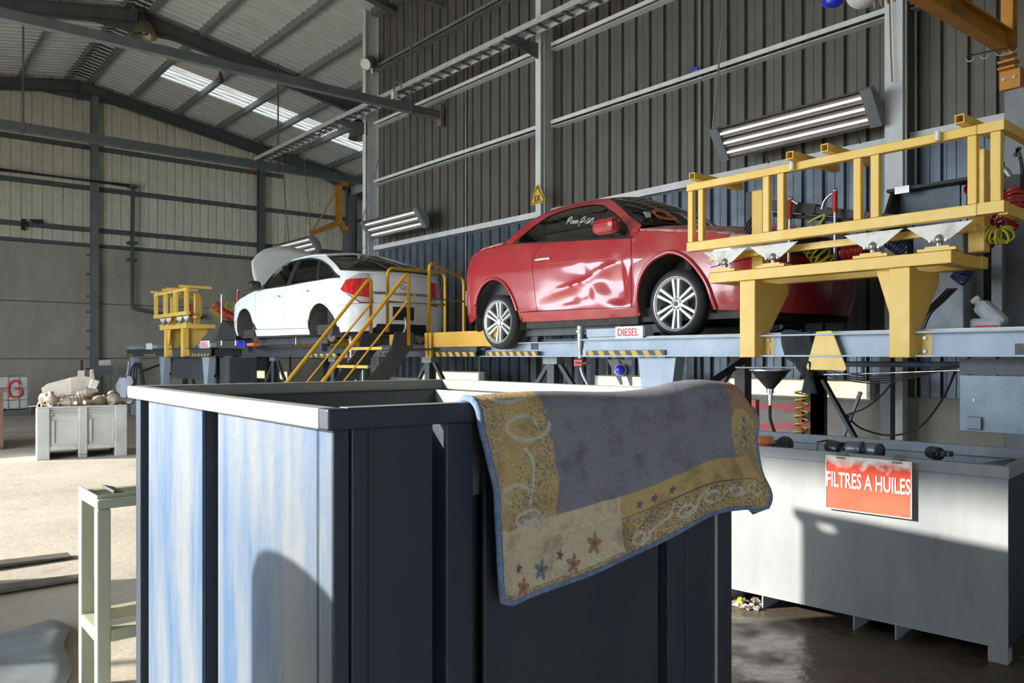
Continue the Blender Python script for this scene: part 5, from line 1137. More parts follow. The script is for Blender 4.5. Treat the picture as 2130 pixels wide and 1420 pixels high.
# hanging blue steel panel
M('panel_blue', (.13, .165, .20), .45, .3, (.20, .24, .27), 4, .4, .7, 1, spot=(.05, .05, .05), sscale=7, sth=.66)
hpn = thing('hanging_plate', 'dark blue-grey steel door panel hanging under platform right', 'plate', (5.75, 1.6, 1.0))
MB().box(5.75, 5.775, .9, 2.22, 1.02, 1.395).build('sheet', 'panel_blue', hpn, bevel=.003)
MB().box(5.73, 5.75, 2.08, 2.17, 1.035, 1.12).build('latch', 'panel_blue', hpn, bevel=.006)
MB().cyl((5.749, 2.13, 1.23), (5.744, 2.13, 1.23), .01, n=12).build('rivet', 'plate_white', hpn)
MB().box(5.75, 5.77, .9, 2.22, 1.40, 1.505).build('hanger', 'plat_dark', hpn)
# strut legs, brace and red cart under the deck
ul = thing('support_frame', 'dark steel posts with crossed braces under the platform', 'frame', (7.6, 3.9, 0))
MB().box(7.2, 7.3, 4.02, 4.14, 0, 1.52).build('post', 'plat_dark', ul); MB().box(7.2, 7.24, 4.02, 4.14, 0, 1.5).build('flange', 'steel_mid', ul)
MB().box(7.6, 7.7, 3.55, 3.65, 0, 1.52).build('post', 'steel_mid', ul)
MB().bar((7.200, 4.008, 1.293), (7.200, 3.638, 0.678), .06, .03).build('brace', 'plat_dark', ul); MB().bar((7.250, 3.663, 1.188), (7.250, 3.875, 0.654), .03, .03).build('brace', 'steel_mid', ul)
rc = thing('red_cart', 'red steel tool cart under the platform behind rug', 'cart', (7.600, 4.620, 0.715))
MB().bar((7.600, 4.937, 0.978), (7.600, 4.347, 1.021), .05, .06).build('top_rail', 'red_tool', rc); MB().bar((7.600, 4.937, 0.759), (7.600, 4.347, 0.814), .05, .07).build('bottom_rail', 'red_tool', rc)
MB().box(7.55, 7.62, 4.98, 5.32, .86, 1.05).build('box', 'red_tool', rc, bevel=.005); MB().bar((7.600, 4.659, 0.951), (7.600, 4.347, 0.977), .03, .05).build('arm', 'red_tool', rc)
for px_ in ((5.30, 7.6), (4.45, 7.6)): MB().box(7.57, 7.63, px_[0], px_[0] + .05, 0, 1.1).build('leg', 'red_tool', rc)
# lift rails under the red car with hook ends
def lift(label, x0, ya, yb, z0, z1, hooks, xs):
    t = thing('lift_rail', label, 'rail', (x0, (ya + yb) / 2, z0))
    MB().box(x0, x0 + .16, ya, yb, z0, z1).build('beam', 'plat_dark', t, bevel=.006)
    for yh in hooks:
        MB().tube([(x0 - .03, yh - .03, z0 - .005), (x0 - .03, yh - .03, z1 + .04), (x0 - .03, yh - .02, z1 + .055), (x0 - .03, yh + .02, z1 + .055), (x0 - .03, yh + .03, z1 + .04), (x0 - .03, yh + .03, z0 - .005)], .010, 6).build('hook', 'galv', t, smooth=50)
    for yy in (ya + .25, yb - .35): MB().box(x0 + .03, x0 + .13, yy, yy + .12, 1.60, z0).build('jack', 'plat_dark', t)
lift('black lift rail under the near sill of red car', 6.15, 5.0, 7.35, 1.755, 1.845, (7.32, 5.62), 1)
lift('black lift rail under the far side of red car', 7.40, 5.0, 7.35, 1.755, 1.845, (), 1)
lift('black lift rail under the near sill of white car', 5.75, 11.5, 15.2, 1.72, 1.84, (12.55, 14.9), 1)
lift('black lift rail under the far side of white car', 6.9, 11.5, 15.2, 1.72, 1.84, (), 1)
# mid section between the platforms
mid = thing('link_platform', 'low dark steel walkway linking both platforms', 'platform', (6.8, 11, 0))
MB().chan((6.2, 5.62, 1.60), (6.2, 8.0, 1.60), .1, .17, .012, flip=-1).build('front_beam', 'plat_paint', mid)
MB().chan((6.2, 8.0, 1.60), (6.2, 16.2, 1.60), .1, .17, .012, flip=-1).build('front_beam', 'plat_dark', mid)
MB().box(6.24, 6.3, 5.62, 7.9, 1.69, 1.72).build('deck_edge', 'plat_dark', mid)
MB().chan((8.4, 5.62, 1.60), (8.4, 16.2, 1.60), .1, .17, .012).build('rear_beam', 'plat_dark', mid)
for k in range(9): MB().box(6.3, 8.4, 5.9 + k * 1.22, 6.0 + k * 1.22, 1.53, 1.66).build('cross_beam', 'plat_dark', mid)
for yy in (6.9, 9.5, 12.4, 14.9):
    MB().ibeam((6.35, yy, 0), (6.35, yy, 1.51), .12, .12, up=(1, 0, 0)).build('leg', 'plat_dark', mid)
    MB().bar((6.36, yy - .05, 1.48), (6.36, yy - .75, .7), .05, .05).build('brace', 'plat_dark', mid); MB().bar((6.36, yy + .05, 1.48), (6.36, yy + .75, .7), .05, .05).build('brace', 'plat_dark', mid)
    MB().box(8.3, 8.42, yy - .06, yy + .06, 0, 1.515).build('leg', 'plat_dark', mid)
    MB().box(6.28, 6.42, yy - .12, yy + .12, 1.43, 1.512).build('leg_head', 'steel_mid', mid)
PI_ = lambda x, y, z: (x, y, z)
hazard(mid, PI_, 6.93, 7.88, 6.12, 1.515, 1.582, 7); hazard(mid, PI_, 8.05, 8.98, 6.06, 1.515, 1.582, 6)
hazard(mid, PI_, 11.9, 13.0, 6.12, 1.50, 1.57, 5); hazard(mid, PI_, 11.0, 11.75, 6.12, 1.50, 1.57, 3)
MB().box(6.04, 6.08, 8.0, 9.4, 1.585, 1.64).build('toe_plate', 'plat_dark', mid)
MB().box(6.02, 6.05, 7.55, 9.15, 1.645, 1.84).build('toe_board', 'rail_yellow', mid)
MB().box(5.74, 5.77, 9.1, 9.6, 1.68, 1.82).build('toe_board', 'rail_yellow', mid)
MB().box(6.1, 8.3, 7.9, 10.2, 1.60, 1.63).build('deck_plate', 'plat_dark', mid)
for a, b in ((13.4, 14.5), (11.8, 12.9)):
    MB().box(6.5, 6.54, a, b, 1.70, 1.82).build('toe_board', 'rail_yellow', mid); MB().box(6.5, 6.54, a, a + .05, 1.70, 1.9).build('toe_post', 'rail_yellow', mid)
# gauge standpipe valves on the platform edge
def standpipe(label, x, y, zt):
    t = thing('standpipe', label, 'valve', (x, y, zt - .6))
    MB().lathe([(.022, zt - .30), (.022, zt - .22), (.034, zt - .18), (.034, zt - .04), (.05, zt - .035), (.05, zt - .015), (.036, zt - .01), (.036, zt + .03), (.001, zt + .03)], (x, y, 0), (0, 0, 1), 16).build('cylinder', 'galv', t, smooth=40)
    MB().box(x - .04, x + .04, y - .06, y + .06, zt - .38, zt - .31).build('red_block', 'red_tool', t, bevel=.006)
    MB().bar((x - .045, y + .02, zt - .345), (x - .05, y - .16, zt - .35), .02, .02).build('lever', 'black', t)
    MB().tube(smooth_pts([(x, y, zt - .38), (x + .01, y - .02, zt - .46), (x, y - .1, zt - .56), (x, y - .16, zt - .66), (x, y - .2, zt - .9)], 5), .017, 8).build('hose', 'galv', t, smooth=60)
standpipe('chrome standpipe with red valve block beside the DIESEL platform', 5.75, 5.85, 1.80)
standpipe('chrome standpipe with red valve block left of the stairs', 5.9, 11.0, 1.80)

# ---------------------------------------------------------------- stairs and guard rails
sr = thing('steel_stairs', 'dark steel stairs with yellow treads and handrails', 'stairs', (4.9, 9.2, 0))
for yy in (8.80, 9.65):
    MB().prism([(0, .03), (0, .23), (-.28, .23), (-.33, .02), (-1.72, -1.60), (-1.38, -1.60), (-.05, .0)], (5.61, yy, 1.60), (1, 0, 0), (0, 0, 1), .012).build('stringer', 'plat_dark', sr)
    for k in range(6):
        for d in (0, .07): MB().cyl((5.61 - .42 - k * .2 - d, yy - .012, 1.555 - k * .236), (5.61 - .42 - k * .2 - d, yy - .025, 1.555 - k * .236), .013, n=8).build('bolt', 'plat_dark', sr)
for k in range(6):
    z = 1.64 - .235 * k; x = 5.42 - .2 * k
    tr = MB().box(x - .25, x, 8.815, 9.635, z - .03, z).build('tread', 'galv', sr)
    MB().box(x - .265, x - .25, 8.815, 9.635, z - .035, z + .002).build('nosing', 'hazard_yellow', sr)
MB().box(5.43, 6.08, 8.815, 9.635, 1.60, 1.625).build('landing', 'plat_dark', sr)
def rail(root, pts, r=.024, name='handrail'): return MB().tube(pts, r, 10).build(name, 'rail_yellow', root, smooth=60)
def rounded(pts, rad=.09, k=5):
    P = [Vector(p) for p in pts]; out = [P[0]]
    for i in range(1, len(P) - 1):
        a = (P[i - 1] - P[i]).normalized(); b = (P[i + 1] - P[i]).normalized()
        r = min(rad, (P[i - 1] - P[i]).length / 2, (P[i + 1] - P[i]).length / 2); s_, e_ = P[i] + a * r, P[i] + b * r
        for j in range(k + 1): t = j / k; out.append((s_ * (1 - t) + P[i] * t) * (1 - t) + (P[i] * (1 - t) + e_ * t) * t)
    out.append(P[-1]); return out
for yy, zb in ((8.73, 1.66), (9.69, 1.84)):
    xt = 5.50; zt = 2.615
    rail(sr, rounded([(xt, yy, zb), (xt, yy, zt), (xt - 1.84, yy, zt - 2.15)], .10))
    rail(sr, [(xt - .02, yy, zt - .39), (xt - 1.68, yy, zt - 2.15 - .1)], .018, 'mid_rail')
    MB().cyl((xt - 1.4, yy, .0), (xt - 1.4, yy, .90), .02).build('post', 'rail_yellow', sr)
gr_ = thing('guard_rail', 'yellow tubular guard rail behind the stair head', 'railing', (6.0, 9.9, 1.6))
rail(gr_, rounded([(5.780, 9.722, 1.863), (5.780, 9.722, 2.759), (6.919, 9.950, 2.786), (6.919, 9.950, 1.891)], .12)); rail(gr_, [(5.780, 9.722, 2.287), (6.919, 9.950, 2.298)], .018, 'mid_rail')
gr2 = thing('guard_rail', 'yellow tubular guard rail behind the rear bumper of red car', 'railing', (6.0, 8.6, 1.6))
rail(gr2, rounded([(6.000, 9.002, 1.520), (6.000, 9.002, 2.791), (6.900, 9.444, 2.673), (6.900, 9.444, 1.858)], .12)); rail(gr2, [(6.000, 9.002, 2.304), (6.900, 9.444, 2.322)], .018, 'mid_rail')
MB().box(5.985, 6.015, 8.94, 9.08, 1.50, 1.84).build('foot_plate', 'rail_yellow', gr2)
# ================================================================ overhead: tray, hanging rails, lamps
M('tray_grey', (.50, .51, .50), .5, .3, (.40, .40, .39), 8, .4, .7)
M('spot_metal', (.30, .26, .19), .4, .5, (.20, .17, .12), 8, .4, .7)
ct = thing('cable_tray', 'ladder cable tray carrying grey cables along the partition wall', 'cable tray', (8.5, 13, 6.85))
for x in (8.36, 8.64): MB().box(x - .012, x + .012, 2.5, 21.3, 6.79, 6.88).build('side_rail', 'tray_grey', ct)
k = 0
while 2.6 + k * .30 < 21.2: MB().box(8.37, 8.63, 2.6 + k * .30, 2.66 + k * .30, 6.79, 6.81).build('rung', 'steel_dark', ct); k += 1
for k, x in enumerate((8.42, 8.45, 8.49)): MB().tube([(x, 2.5 + i * .6, 6.825 + .012 * math.sin(i * 1.7 + k)) for i in range(32)], .012, 6).build('cable', 'plate_white' if k == 0 else 'steel_mid', ct)
for Y in (16.1, 10.14, 4.15):
    MB().prism([(0, 0), (-.78, .16), (-.78, .2), (0, .3)], (9.04, Y + .008, 6.54), (1, 0, 0), (0, 0, 1), .016).build('bracket', 'steel_dark', ct)
    MB().bar((9.04, Y + .1, 6.80), (8.3, Y + .1, 6.77), .04, .03).build('bracket_arm', 'steel_dark', ct)
def socket(label, p):
    t = thing('junction_box', label, 'box', p); p = Vector(p)
    MB().box(p.x - .05, p.x + .05, p.y - .05, p.y + .05, p.z - .07, p.z + .07).build('housing', 'plate_white', t, bevel=.01)
    MB().cyl(p - Vector((0, 0, .07)), p - Vector((0, 0, .2)), .035, n=12).build('plug', 'red_tool', t)
    MB().tube(smooth_pts([p + Vector((0, 0, .07)), p + Vector((-.05, -.1, .2)), p + Vector((-.05, -.25, .2)), p + Vector((0, -.3, .05))], 5), .012, 6).build('cable', 'steel_mid', t, smooth=60)
socket('white junction box with red plug at far end of cable tray', (8.5, 21.42, 6.80))
socket('white junction box with red plug where hanging rail crosses tray', (8.25, 13.62, 6.66))
def hang_rail(label, y, x0, x1, z, hang, h=.16, w=.10):
    t = thing('hanging_rail', label, 'rail', (x1, y, z))
    MB().box(x0, x1, y - w / 2, y + w / 2, z, z + h).build('beam', 'steel_dark', t, bevel=.004)
    MB().box(x0, x1, y - w / 2 - .01, y + w / 2 + .01, z - .012, z).build('flange', 'steel_mid', t)
    for x in hang:
        MB().cyl((x, y, z + h), (x, y, zp(x) + .05), .022, n=8).build('hanger', 'steel_dark', t)
        MB().box(x - .03, x + .03, y - w / 2 - .02, y + w / 2 + .02, z - .03, z + h + .03).build('clamp', 'steel_dark', t)
    return t
h1 = hang_rail('dark hanging rail that ends at the partition wall', 13.4, -4.3, 9.22, 6.33, (8.5, 1.0), .15)
MB().box(9.16, 9.24, 13.33, 13.47, 6.18, 6.62).build('end_bracket', 'spot_metal', h1)
h2 = hang_rail('dark hanging rail in front of the tan back wall', 21.05, -4.3, 15.2, 6.62, (9.05, 3.0), .2)
tag(MB().ibeam((8.2, 13.4, 8.75), (9.25, 13.4, 8.75), .12, .3).build('stub_beam', 'steel_mid'), 'short steel stub beam high on the partition wall', 'beam')
for (x, lab) in ((4.75, 'small dark hook block hanging from the hanging rail left of skylight'),):
    t = thing('hook_block', lab, 'hook', (x, 13.4, 6.1)); MB().lathe([(.02, .18), (.03, .12), (.06, .02), (.05, 0), (.001, 0)], (x, 13.4, 6.1), (0, 0, 1), 10).build('body', 'black', t, smooth=50); MB().cyl((x, 13.4, 6.27), (x, 13.4, 6.33), .01).build('pin', 'galv', t)
def high_bay(label, p):
    t = thing('high_bay_lamp', label, 'lamp', p); p = Vector(p)
    MB().lathe([(.30, 0), (.29, .02), (.25, .16), (.14, .34), (.12, .36), (.115, .34), (.235, .16), (.28, .01), (.30, 0)], p, (0, 0, 1), 22).build('reflector', 'spot_metal', t, smooth=50)
    MB().lathe([(.001, .56), (.10, .56), (.13, .52), (.13, .38), (.09, .34), (.001, .34)], p, (0, 0, 1), 16).build('ballast', 'black', t, smooth=40)
    MB().cyl(p + Vector((0, 0, .56)), p + Vector((0, 0, .78)), .015, n=8).build('stem', 'black', t)
    MB().sphere(p + Vector((0, 0, .16)), .07).build('bulb', 'plate_white', t, smooth=60)
high_bay('bell shaped high bay lamp hanging at the roof apex', (5.6, 21.1, 9.45)); high_bay('bell shaped high bay lamp on the right roof slope', (11.55, 21.1, 7.95))
sp = thing('spot_lamp', 'brass cylinder spot lamp on the partition column top', 'lamp', (9.0, 15.9, 8.05))
d = Vector((-.75, -.45, -.5)).normalized(); p = Vector((8.95, 15.88, 8.12))
MB().lathe([(.11, -.18), (.13, -.17), (.14, .18), (.13, .18), (.12, .17)], p, d, 22).build('housing', 'spot_metal', sp, smooth=40)
MB().lathe([(.001, .165), (.125, .165), (.125, .17), (.001, .17)], p, d, 22).build('lens', 'plate_white', sp)
MB().bar(p - d * .1, (9.12, 16.0, 7.95), .04, .04).build('bracket', 'plate_white', sp)

# ---------------------------------------------------------------- three-tube heaters / luminaires
M('reflector_metal', (.34, .31, .27), .35, .7, (.26, .23, .19), 6, .4, .7)
emis('tube_glow', (.95, .97, 1.0), .45)
def triple_lamp(label, y0, y1, X=8.75, Z=4.30, lit='tube_glow', tilt=.62, tray=False):
    t = thing('tube_luminaire', label, 'lamp', (X, (y0 + y1) / 2, Z))
    n = Vector((-math.cos(tilt), 0, -math.sin(tilt))); v = Vector((-math.sin(tilt), 0, math.cos(tilt))); c = Vector((X, 0, Z))
    hw = .215
    def q(a, b, y): return c + v * a + n * b + Vector((0, y, 0))
    prof = [(-hw, .05), (-hw, 0), (-.09, -.09), (.09, -.09), (hw, 0), (hw, .05)]
    MB().add([q(a, b, y) for y in (y0, y1) for a, b in prof], [(i, i + 1, i + 7, i + 6) for i in range(5)]).build('casing', 'reflector_metal', t).modifiers.new('t', 'SOLIDIFY').thickness = .006
    for ya, yb in ((y0 - .01, y0 + .12), (y1 - .12, y1 + .01)):
        MB().add([q(a, b, y) for y in (ya, yb) for a, b in ((-hw - .01, .055), (hw + .01, .055), (hw + .01, -.01), (.09, -.1), (-.09, -.1), (-hw - .01, -.01))], [(0, 1, 7, 6), (1, 2, 8, 7), (2, 3, 9, 8), (3, 4, 10, 9), (4, 5, 11, 10), (5, 0, 6, 11), (5, 4, 3, 2, 1, 0), (6, 7, 8, 9, 10, 11)]).build('end_cap', 'steel_mid', t)
    for a in (-.13, 0, .13):
        MB().cyl(q(a, .025, y0 + .12), q(a, .025, y1 - .12), .017, n=12).build('tube', lit, t, smooth=40)
        MB().add([q(a + s_, b, y) for y in (y0 + .1, y1 - .1) for s_, b in ((-.055, .04), (-.03, -.0), (.03, -.0), (.055, .04))], [(0, 1, 5, 4), (1, 2, 6, 5), (2, 3, 7, 6)]).build('trough', 'reflector_metal', t)
    for yy in (y0 + .4, y1 - .5):
        if tray: MB().cyl(q(0, -.09, yy), (8.6, yy, 6.80), .012, n=8).build('hanger', 'steel_dark', t)
        else: MB().cyl(q(0, -.09, yy), (9.25, yy, Z - .35), .012, n=8).build('strut', 'steel_dark', t)
    if not tray: MB().cyl(q(hw, 0, y1 - .02), (9.2, y1 + .25, Z + 1.7), .013, n=8).build('stay', 'galv', t)
    return t
triple_lamp('large tilted three-tube luminaire above the yellow rack', 4.23, 6.35)
triple_lamp('tilted three-tube luminaire beside the far partition column', 13.35, 15.6)
triple_lamp('half hidden three-tube luminaire behind white bonnet', 18.1, 20.3, tray=True)
# lit tubes under the platforms
emis('work_light', (1.0, .82, .52), .95)
def work_light(label, y0, y1, X, z):
    t = thing('work_light', label, 'lamp', (X, (y0 + y1) / 2, z))
    MB().box(X - .05, X + .04, y0, y1, z - .09, z + .09).build('diffuser', 'work_light', t, bevel=.02)
    MB().box(X + .041, X + .09, y0 - .03, y1 + .03, z - .11, z + .11).build('housing', 'steel_mid', t)
    for yy in (y0 + .1, y1 - .1): MB().bar((X + .06, yy, z + .1), (X + .06, yy, 1.53), .03, .03).build('hanger', 'steel_dark', t)
    for yy in (y0 - .02, y1 + .02): MB().box(X - .06, X + .05, yy - .02, yy + .02, z - .1, z + .1).build('end_cap', 'plate_white', t)
work_light('lit warm strip light under the near platform behind the funnel', 4.2, 5.95, 8.5, 1.15)
work_light('lit warm strip light seen between blue lamp struts', 7.0, 7.95, 8.2, 1.15)
work_light('lit warm strip light under the walkway right of stairs', 10.75, 12.45, 8.2, 1.15)
work_light('lit warm strip light under the white car', 18.4, 20.3, 8.2, 1.05)
# ================================================================ jib cranes and hung things on the right
M('crane_orange', (.55, .24, .02), .5, 0, (.42, .17, .015), 5, .4, .7, 1, spot=(.1, .05, .02), sscale=15, sth=.7)
jb = thing('jib_crane', 'orange jib crane on a grey post at far right', 'crane', (8.7, 2.86, 0))
MB().box(8.66, 8.86, 2.74, 2.94, 0, 4.28).build('post', 'steel_mid', jb, bevel=.01)
MB().box(8.60, 8.72, 2.84, 2.95, 4.43, 6.6).build('mast', 'crane_orange', jb, bevel=.008)
MB().box(8.52, 8.66, 2.80, 2.95, 4.28, 4.30).box(8.52, 8.66, 2.80, 2.95, 4.34, 4.36).box(8.60, 8.66, 2.78, 2.96, 4.10, 4.29).build('foot_bracket', 'crane_orange', jb)
for yy in (2.83, 2.92): MB().cyl((8.60, yy, 4.2), (8.585, yy, 4.2), .018, n=6).build('bolt', 'galv', jb)
MB().ibeam((8.62, 2.9, 4.56), (4.6, 2.98, 4.56), .12, .20, .018, .012).build('boom', 'crane_orange', jb)
text_mb('50KG', .09, (7.35, 2.90, 4.51), (1, 0, 0), (0, 0, 1), .002).build('lettering', 'spot_metal', jb)
MB().tube([(8.400, 3.182, 4.454), (8.450, 2.986, 4.460), (8.500, 2.780, 4.462)], .008, 6).build('hose_rail', 'black', jb)
for p in ((8.400, 3.147, 4.435), (8.420, 3.026, 4.433), (8.450, 2.902, 4.436), (8.480, 2.798, 4.440)): MB().tube([(p[0], p[1] + .035 * math.cos(a), p[2] - .005 + .035 * math.sin(a)) for a in [math.pi * (1 + i / 10) for i in range(11)]], .006, 6).build('ring', 'galv', jb)
hs = thing('tool_balancer', 'pale round tool balancer hanging at the top edge', 'hoist', (7.400, 3.706, 4.900))
p = Vector((7.400, 3.706, 4.955))
MB().sphere(p, .16, 18, 10, (1, 1, .8)).build('drum', 'plate_white', hs, smooth=60); MB().sphere(p + Vector((.02, -.16, .02)), .06, 12, 8).build('yellow_cap', 'crane_orange', hs, smooth=60)
MB().cyl(p + Vector((0, 0, .1)), p + Vector((0, 0, .5)), .02).build('hanger', 'steel_dark', hs); MB().sphere(p + Vector((.0, .30, .05)), .10, 14, 8, (1, 1.2, .8)).build('blue_reel', 'lens_blue', hs, smooth=60)
for k in range(4): MB().cyl(p + Vector((0, -.1 - .06 * k, -.10)), p + Vector((.02, -.1 - .06 * k, -.16)), .02, .012, n=8).build('fitting', 'spot_metal', hs)
hose('pull_cord', 'thin frayed rope hanging beside the pale column', [(8.900, 4.167, 5.539), (8.900, 4.157, 5.161), (8.900, 4.151, 4.892), (8.900, 4.135, 4.567)], .008, 'spot_metal', 'rope')
jb2 = thing('jib_crane', 'distant orange jib crane beside the back corner column', 'crane', (14.4, 27.2, 0))
MB().box(14.35, 14.55, 27.2, 27.45, 0, 6.3).build('post', 'steel_mid', jb2)
MB().box(13.95, 14.15, 27.05, 27.25, 6.42, 7.92).build('mast', 'crane_orange', jb2, bevel=.01)
MB().box(14.15, 14.4, 27.05, 27.25, 6.25, 6.42).box(14.15, 14.4, 27.05, 27.25, 7.92, 8.08).build('foot_bracket', 'crane_orange', jb2)
MB().bar((14.0, 27.15, 6.50), (12.75, 26.75, 5.95), .14, .18).build('boom', 'crane_orange', jb2); MB().cyl((14.0, 27.15, 7.75), (12.8, 26.75, 6.05), .025).build('stay', 'crane_orange', jb2)
# EX sign on the middle column
ex = thing('warning_sign', 'yellow triangular EX warning sign on the middle column', 'sign', (8.95, 10.1, 4.1)); p = Vector((8.952, 10.14, 4.07))
tri = lambda s_, dx, m_, nm: MB().prism([(-.17 * s_, .03), (.17 * s_, .03), (.19 * s_, .10), (.02, .34 * s_ + .03), (-.02, .34 * s_ + .03), (-.19 * s_, .10)], p - Vector((dx, 0, 0)), (0, -1, 0), (0, 0, 1), -.006).build(nm, m_, ex)
tri(1.0, .0, 'hazard_yellow', 'board'); 
tri2 = [(-.15, .05), (.15, .05), (.165, .10), (.0, .33), (-.165, .10)]
bd = MB()
for a, b in zip(tri2, tri2[1:] + tri2[:1]): bd.tube([p + Vector((-.004, -a[0], a[1])), p + Vector((-.004, -b[0], b[1]))], .009, 5)
bd.build('border', 'black', ex)
text_mb('EX', .10, p + Vector((-.002, .075, .075)), (0, -1, 0), (0, 0, 1), .004, .15, .02).build('lettering', 'black', ex)
tag(MB().obox((9.14, 7.0 + .0, 5.56), (.03, .09, .05)).build('glove_scrap', 'lens_blue'), 'tiny blue scrap lying on the second girt', 'scrap')
# open dark case and jerrycan on the platform
M('speckle', (.26, .29, .31), .6, .2, (.16, .18, .20), 6, .4, .7, 1, spot=(.05, .04, .04), sscale=40, sth=.66)
cs = thing('tool_cabinet', 'open dark grey steel case with raised lid behind rack', 'cabinet', (6.900, 2.911, 2.604))
M('case_grey', (.10, .125, .15), .45, .3, (.16, .19, .22), 5, .4, .7)
MB().box(6.95, 6.98, 2.68, 3.17, 2.50, 2.92).build('lid_panel', 'case_grey', cs, bevel=.004)
MB().add([(6.60, 3.17, 2.5), (6.98, 3.17, 2.5), (6.98, 3.17, 2.92), (6.85, 3.17, 2.92), (6.60, 3.20, 2.5), (6.98, 3.20, 2.5), (6.98, 3.20, 2.92), (6.85, 3.20, 2.92)], [(0, 1, 2, 3), (7, 6, 5, 4), (0, 4, 5, 1), (1, 5, 6, 2), (2, 6, 7, 3), (3, 7, 4, 0)]).build('lid_side', 'black', cs); MB().box(6.6, 6.98, 2.52, 3.2, 2.491, 2.5).build('shelf', 'black', cs)
MB().box(6.82, 7.0, 2.55, 3.22, 2.92, 2.945).build('lid_top', 'black', cs); MB().box(6.80, 6.82, 3.02, 3.14, 2.89, 2.95).build('hinge', 'chrome', cs)
MB().box(6.6, 7.0, 2.52, 2.90, 1.707, 2.49).build('body', 'speckle', cs, bevel=.01)
cb = thing('control_cabinet', 'tall dark control cabinet behind the right end of rack', 'cabinet', (7.2, 2.3, 1.69))
MB().box(7.05, 7.6, 1.9, 2.67, 1.70, 2.95).build('body', 'black', cb); MB().box(6.5, 6.56, 2.22, 2.29, 1.70, 2.95).build('upright', 'steel_mid', cb)
MB().box(6.6, 7.1, 2.25, 2.28, 2.85, 2.9).build('top_bar', 'steel_mid', cb)
jc = thing('jerrycan', 'dirty white plastic jerrycan leaning on platform edge', 'can', (6.000, 2.114, 1.688)); M('can_plastic', (.42, .46, .50), .5, 0, (.25, .27, .29), 7, .45, .7)
jp = Vector((6.000, 2.114, 1.803)); Rj = Matrix.Rotation(-.75, 3, 'X')
MB().obox(jp, (.13, .11, .22), Rj).build('body', 'can_plastic', jc, bevel=.035)
MB().cyl(jp + Rj @ Vector((0, 0, .10)), jp + Rj @ Vector((0, 0, .15)), .028, .024, n=14).build('neck', 'can_plastic', jc); MB().cyl(jp + Rj @ Vector((0, 0, .135)), jp + Rj @ Vector((0, 0, .16)), .031, n=14).build('cap', 'plate_white', jc)
jc2 = thing('plastic_tray', 'flat white plastic container under the leaning jerrycan', 'container', (6.000, 2.120, 1.688)); q = LOC[jc2]
MB().box(5.93, 6.08, q.y - .09, q.y + .11, 1.707, 1.78).build('body', 'can_plastic', jc2, bevel=.02); MB().obox((5.92, q.y + .0, 1.72), (.02, .12, .02)).build('red_rag', 'letter_red', jc2)

# ================================================================ back left: crate, containers, wall fittings
M('crate_plastic', (.42, .42, .40), .6, 0, (.33, .315, .29), 3, .42, .68, .6, spot=(.22, .19, .16), sscale=6, sth=.66)
M('crate_dark', (.35, .33, .30), .7, 0, (.24, .22, .19), 5, .4, .7)
cr = thing('pallet_box', 'dirty white plastic pallet box heaped with exhaust parts', 'crate', (2.10, 13.42, 0), math.radians(-9))
CW, CD, CH = 1.16, 1.0, .78
L(MB().box(0, CW, 0, .05, .20, .56), 'front_wall', 'crate_plastic', cr); L(MB().box(0, CW, CD - .05, CD, .14, CH), 'rear_wall', 'crate_plastic', cr)
L(MB().box(0, .05, .05, CD - .05, .14, CH), 'side_wall', 'crate_plastic', cr); L(MB().box(CW - .05, CW, .05, CD - .05, .14, CH), 'side_wall', 'crate_plastic', cr)
L(MB().box(0, CW, .01, .05, .56, CH), 'front_wall', 'crate_plastic', cr); L(MB().box(.05, CW - .05, .05, CD - .05, .14, .18), 'bottom', 'crate_dark', cr)
for k in range(4): L(MB().box(-.012, CW + .012, -.012, .012, .66 + k * .032, .675 + k * .032), 'rim_rib', 'crate_plastic', cr)
L(MB().box(-.015, CW + .015, -.015, .03, CH - .02, CH), 'rim', 'crate_plastic', cr)
L(MB().box(-.015, .03, .031, CD, CH - .02, CH), 'rim', 'crate_plastic', cr); L(MB().box(CW - .03, CW + .015, .031, CD, CH - .02, CH), 'rim', 'crate_plastic', cr)
for x0_, x1_ in ((-.02, .15), (CW / 2 - .06, CW / 2 + .06), (CW - .15, CW + .02)):
    L(MB().box(x0_, x1_, -.03, .02, .06 if x0_ > .1 and x1_ < 1 else 0, CH - .02), 'corner_post', 'crate_plastic', cr, bevel=.012)
    L(MB().box(x0_, x1_, .03, CD, .0, .13), 'skid', 'crate_dark', cr, bevel=.01)
for x0_ in (.17, .42 + .24 - .01 + .01):
    for xx in (x0_ + .01, x0_ + .32): L(MB().box(xx, xx + .03, -.022, .0, .24, .58), 'panel_rib', 'crate_plastic', cr, bevel=.006)
for k in range(2):
    for y_ in (.05, .5, .9): L(MB().box(-.03, .0, y_ - .05, y_ + .08, .0, CH - .05), 'corner_post', 'crate_plastic', cr, bevel=.012)
    break
L(MB().box(-.02, CW + .02, -.02, .05, .13, .20), 'base_rail', 'crate_plastic', cr, bevel=.008)
M('exhaust', (.42, .36, .29), .55, .4, (.28, .21, .15), 9, .4, .7); M('shield', (.66, .64, .58), .5, .3, (.52, .49, .43), 6, .4, .7)
def cp_(x, y, z): return Vector((2.10, 13.42, 0)) + Matrix.Rotation(math.radians(-9), 3, 'Z') @ Vector((x, y, z))
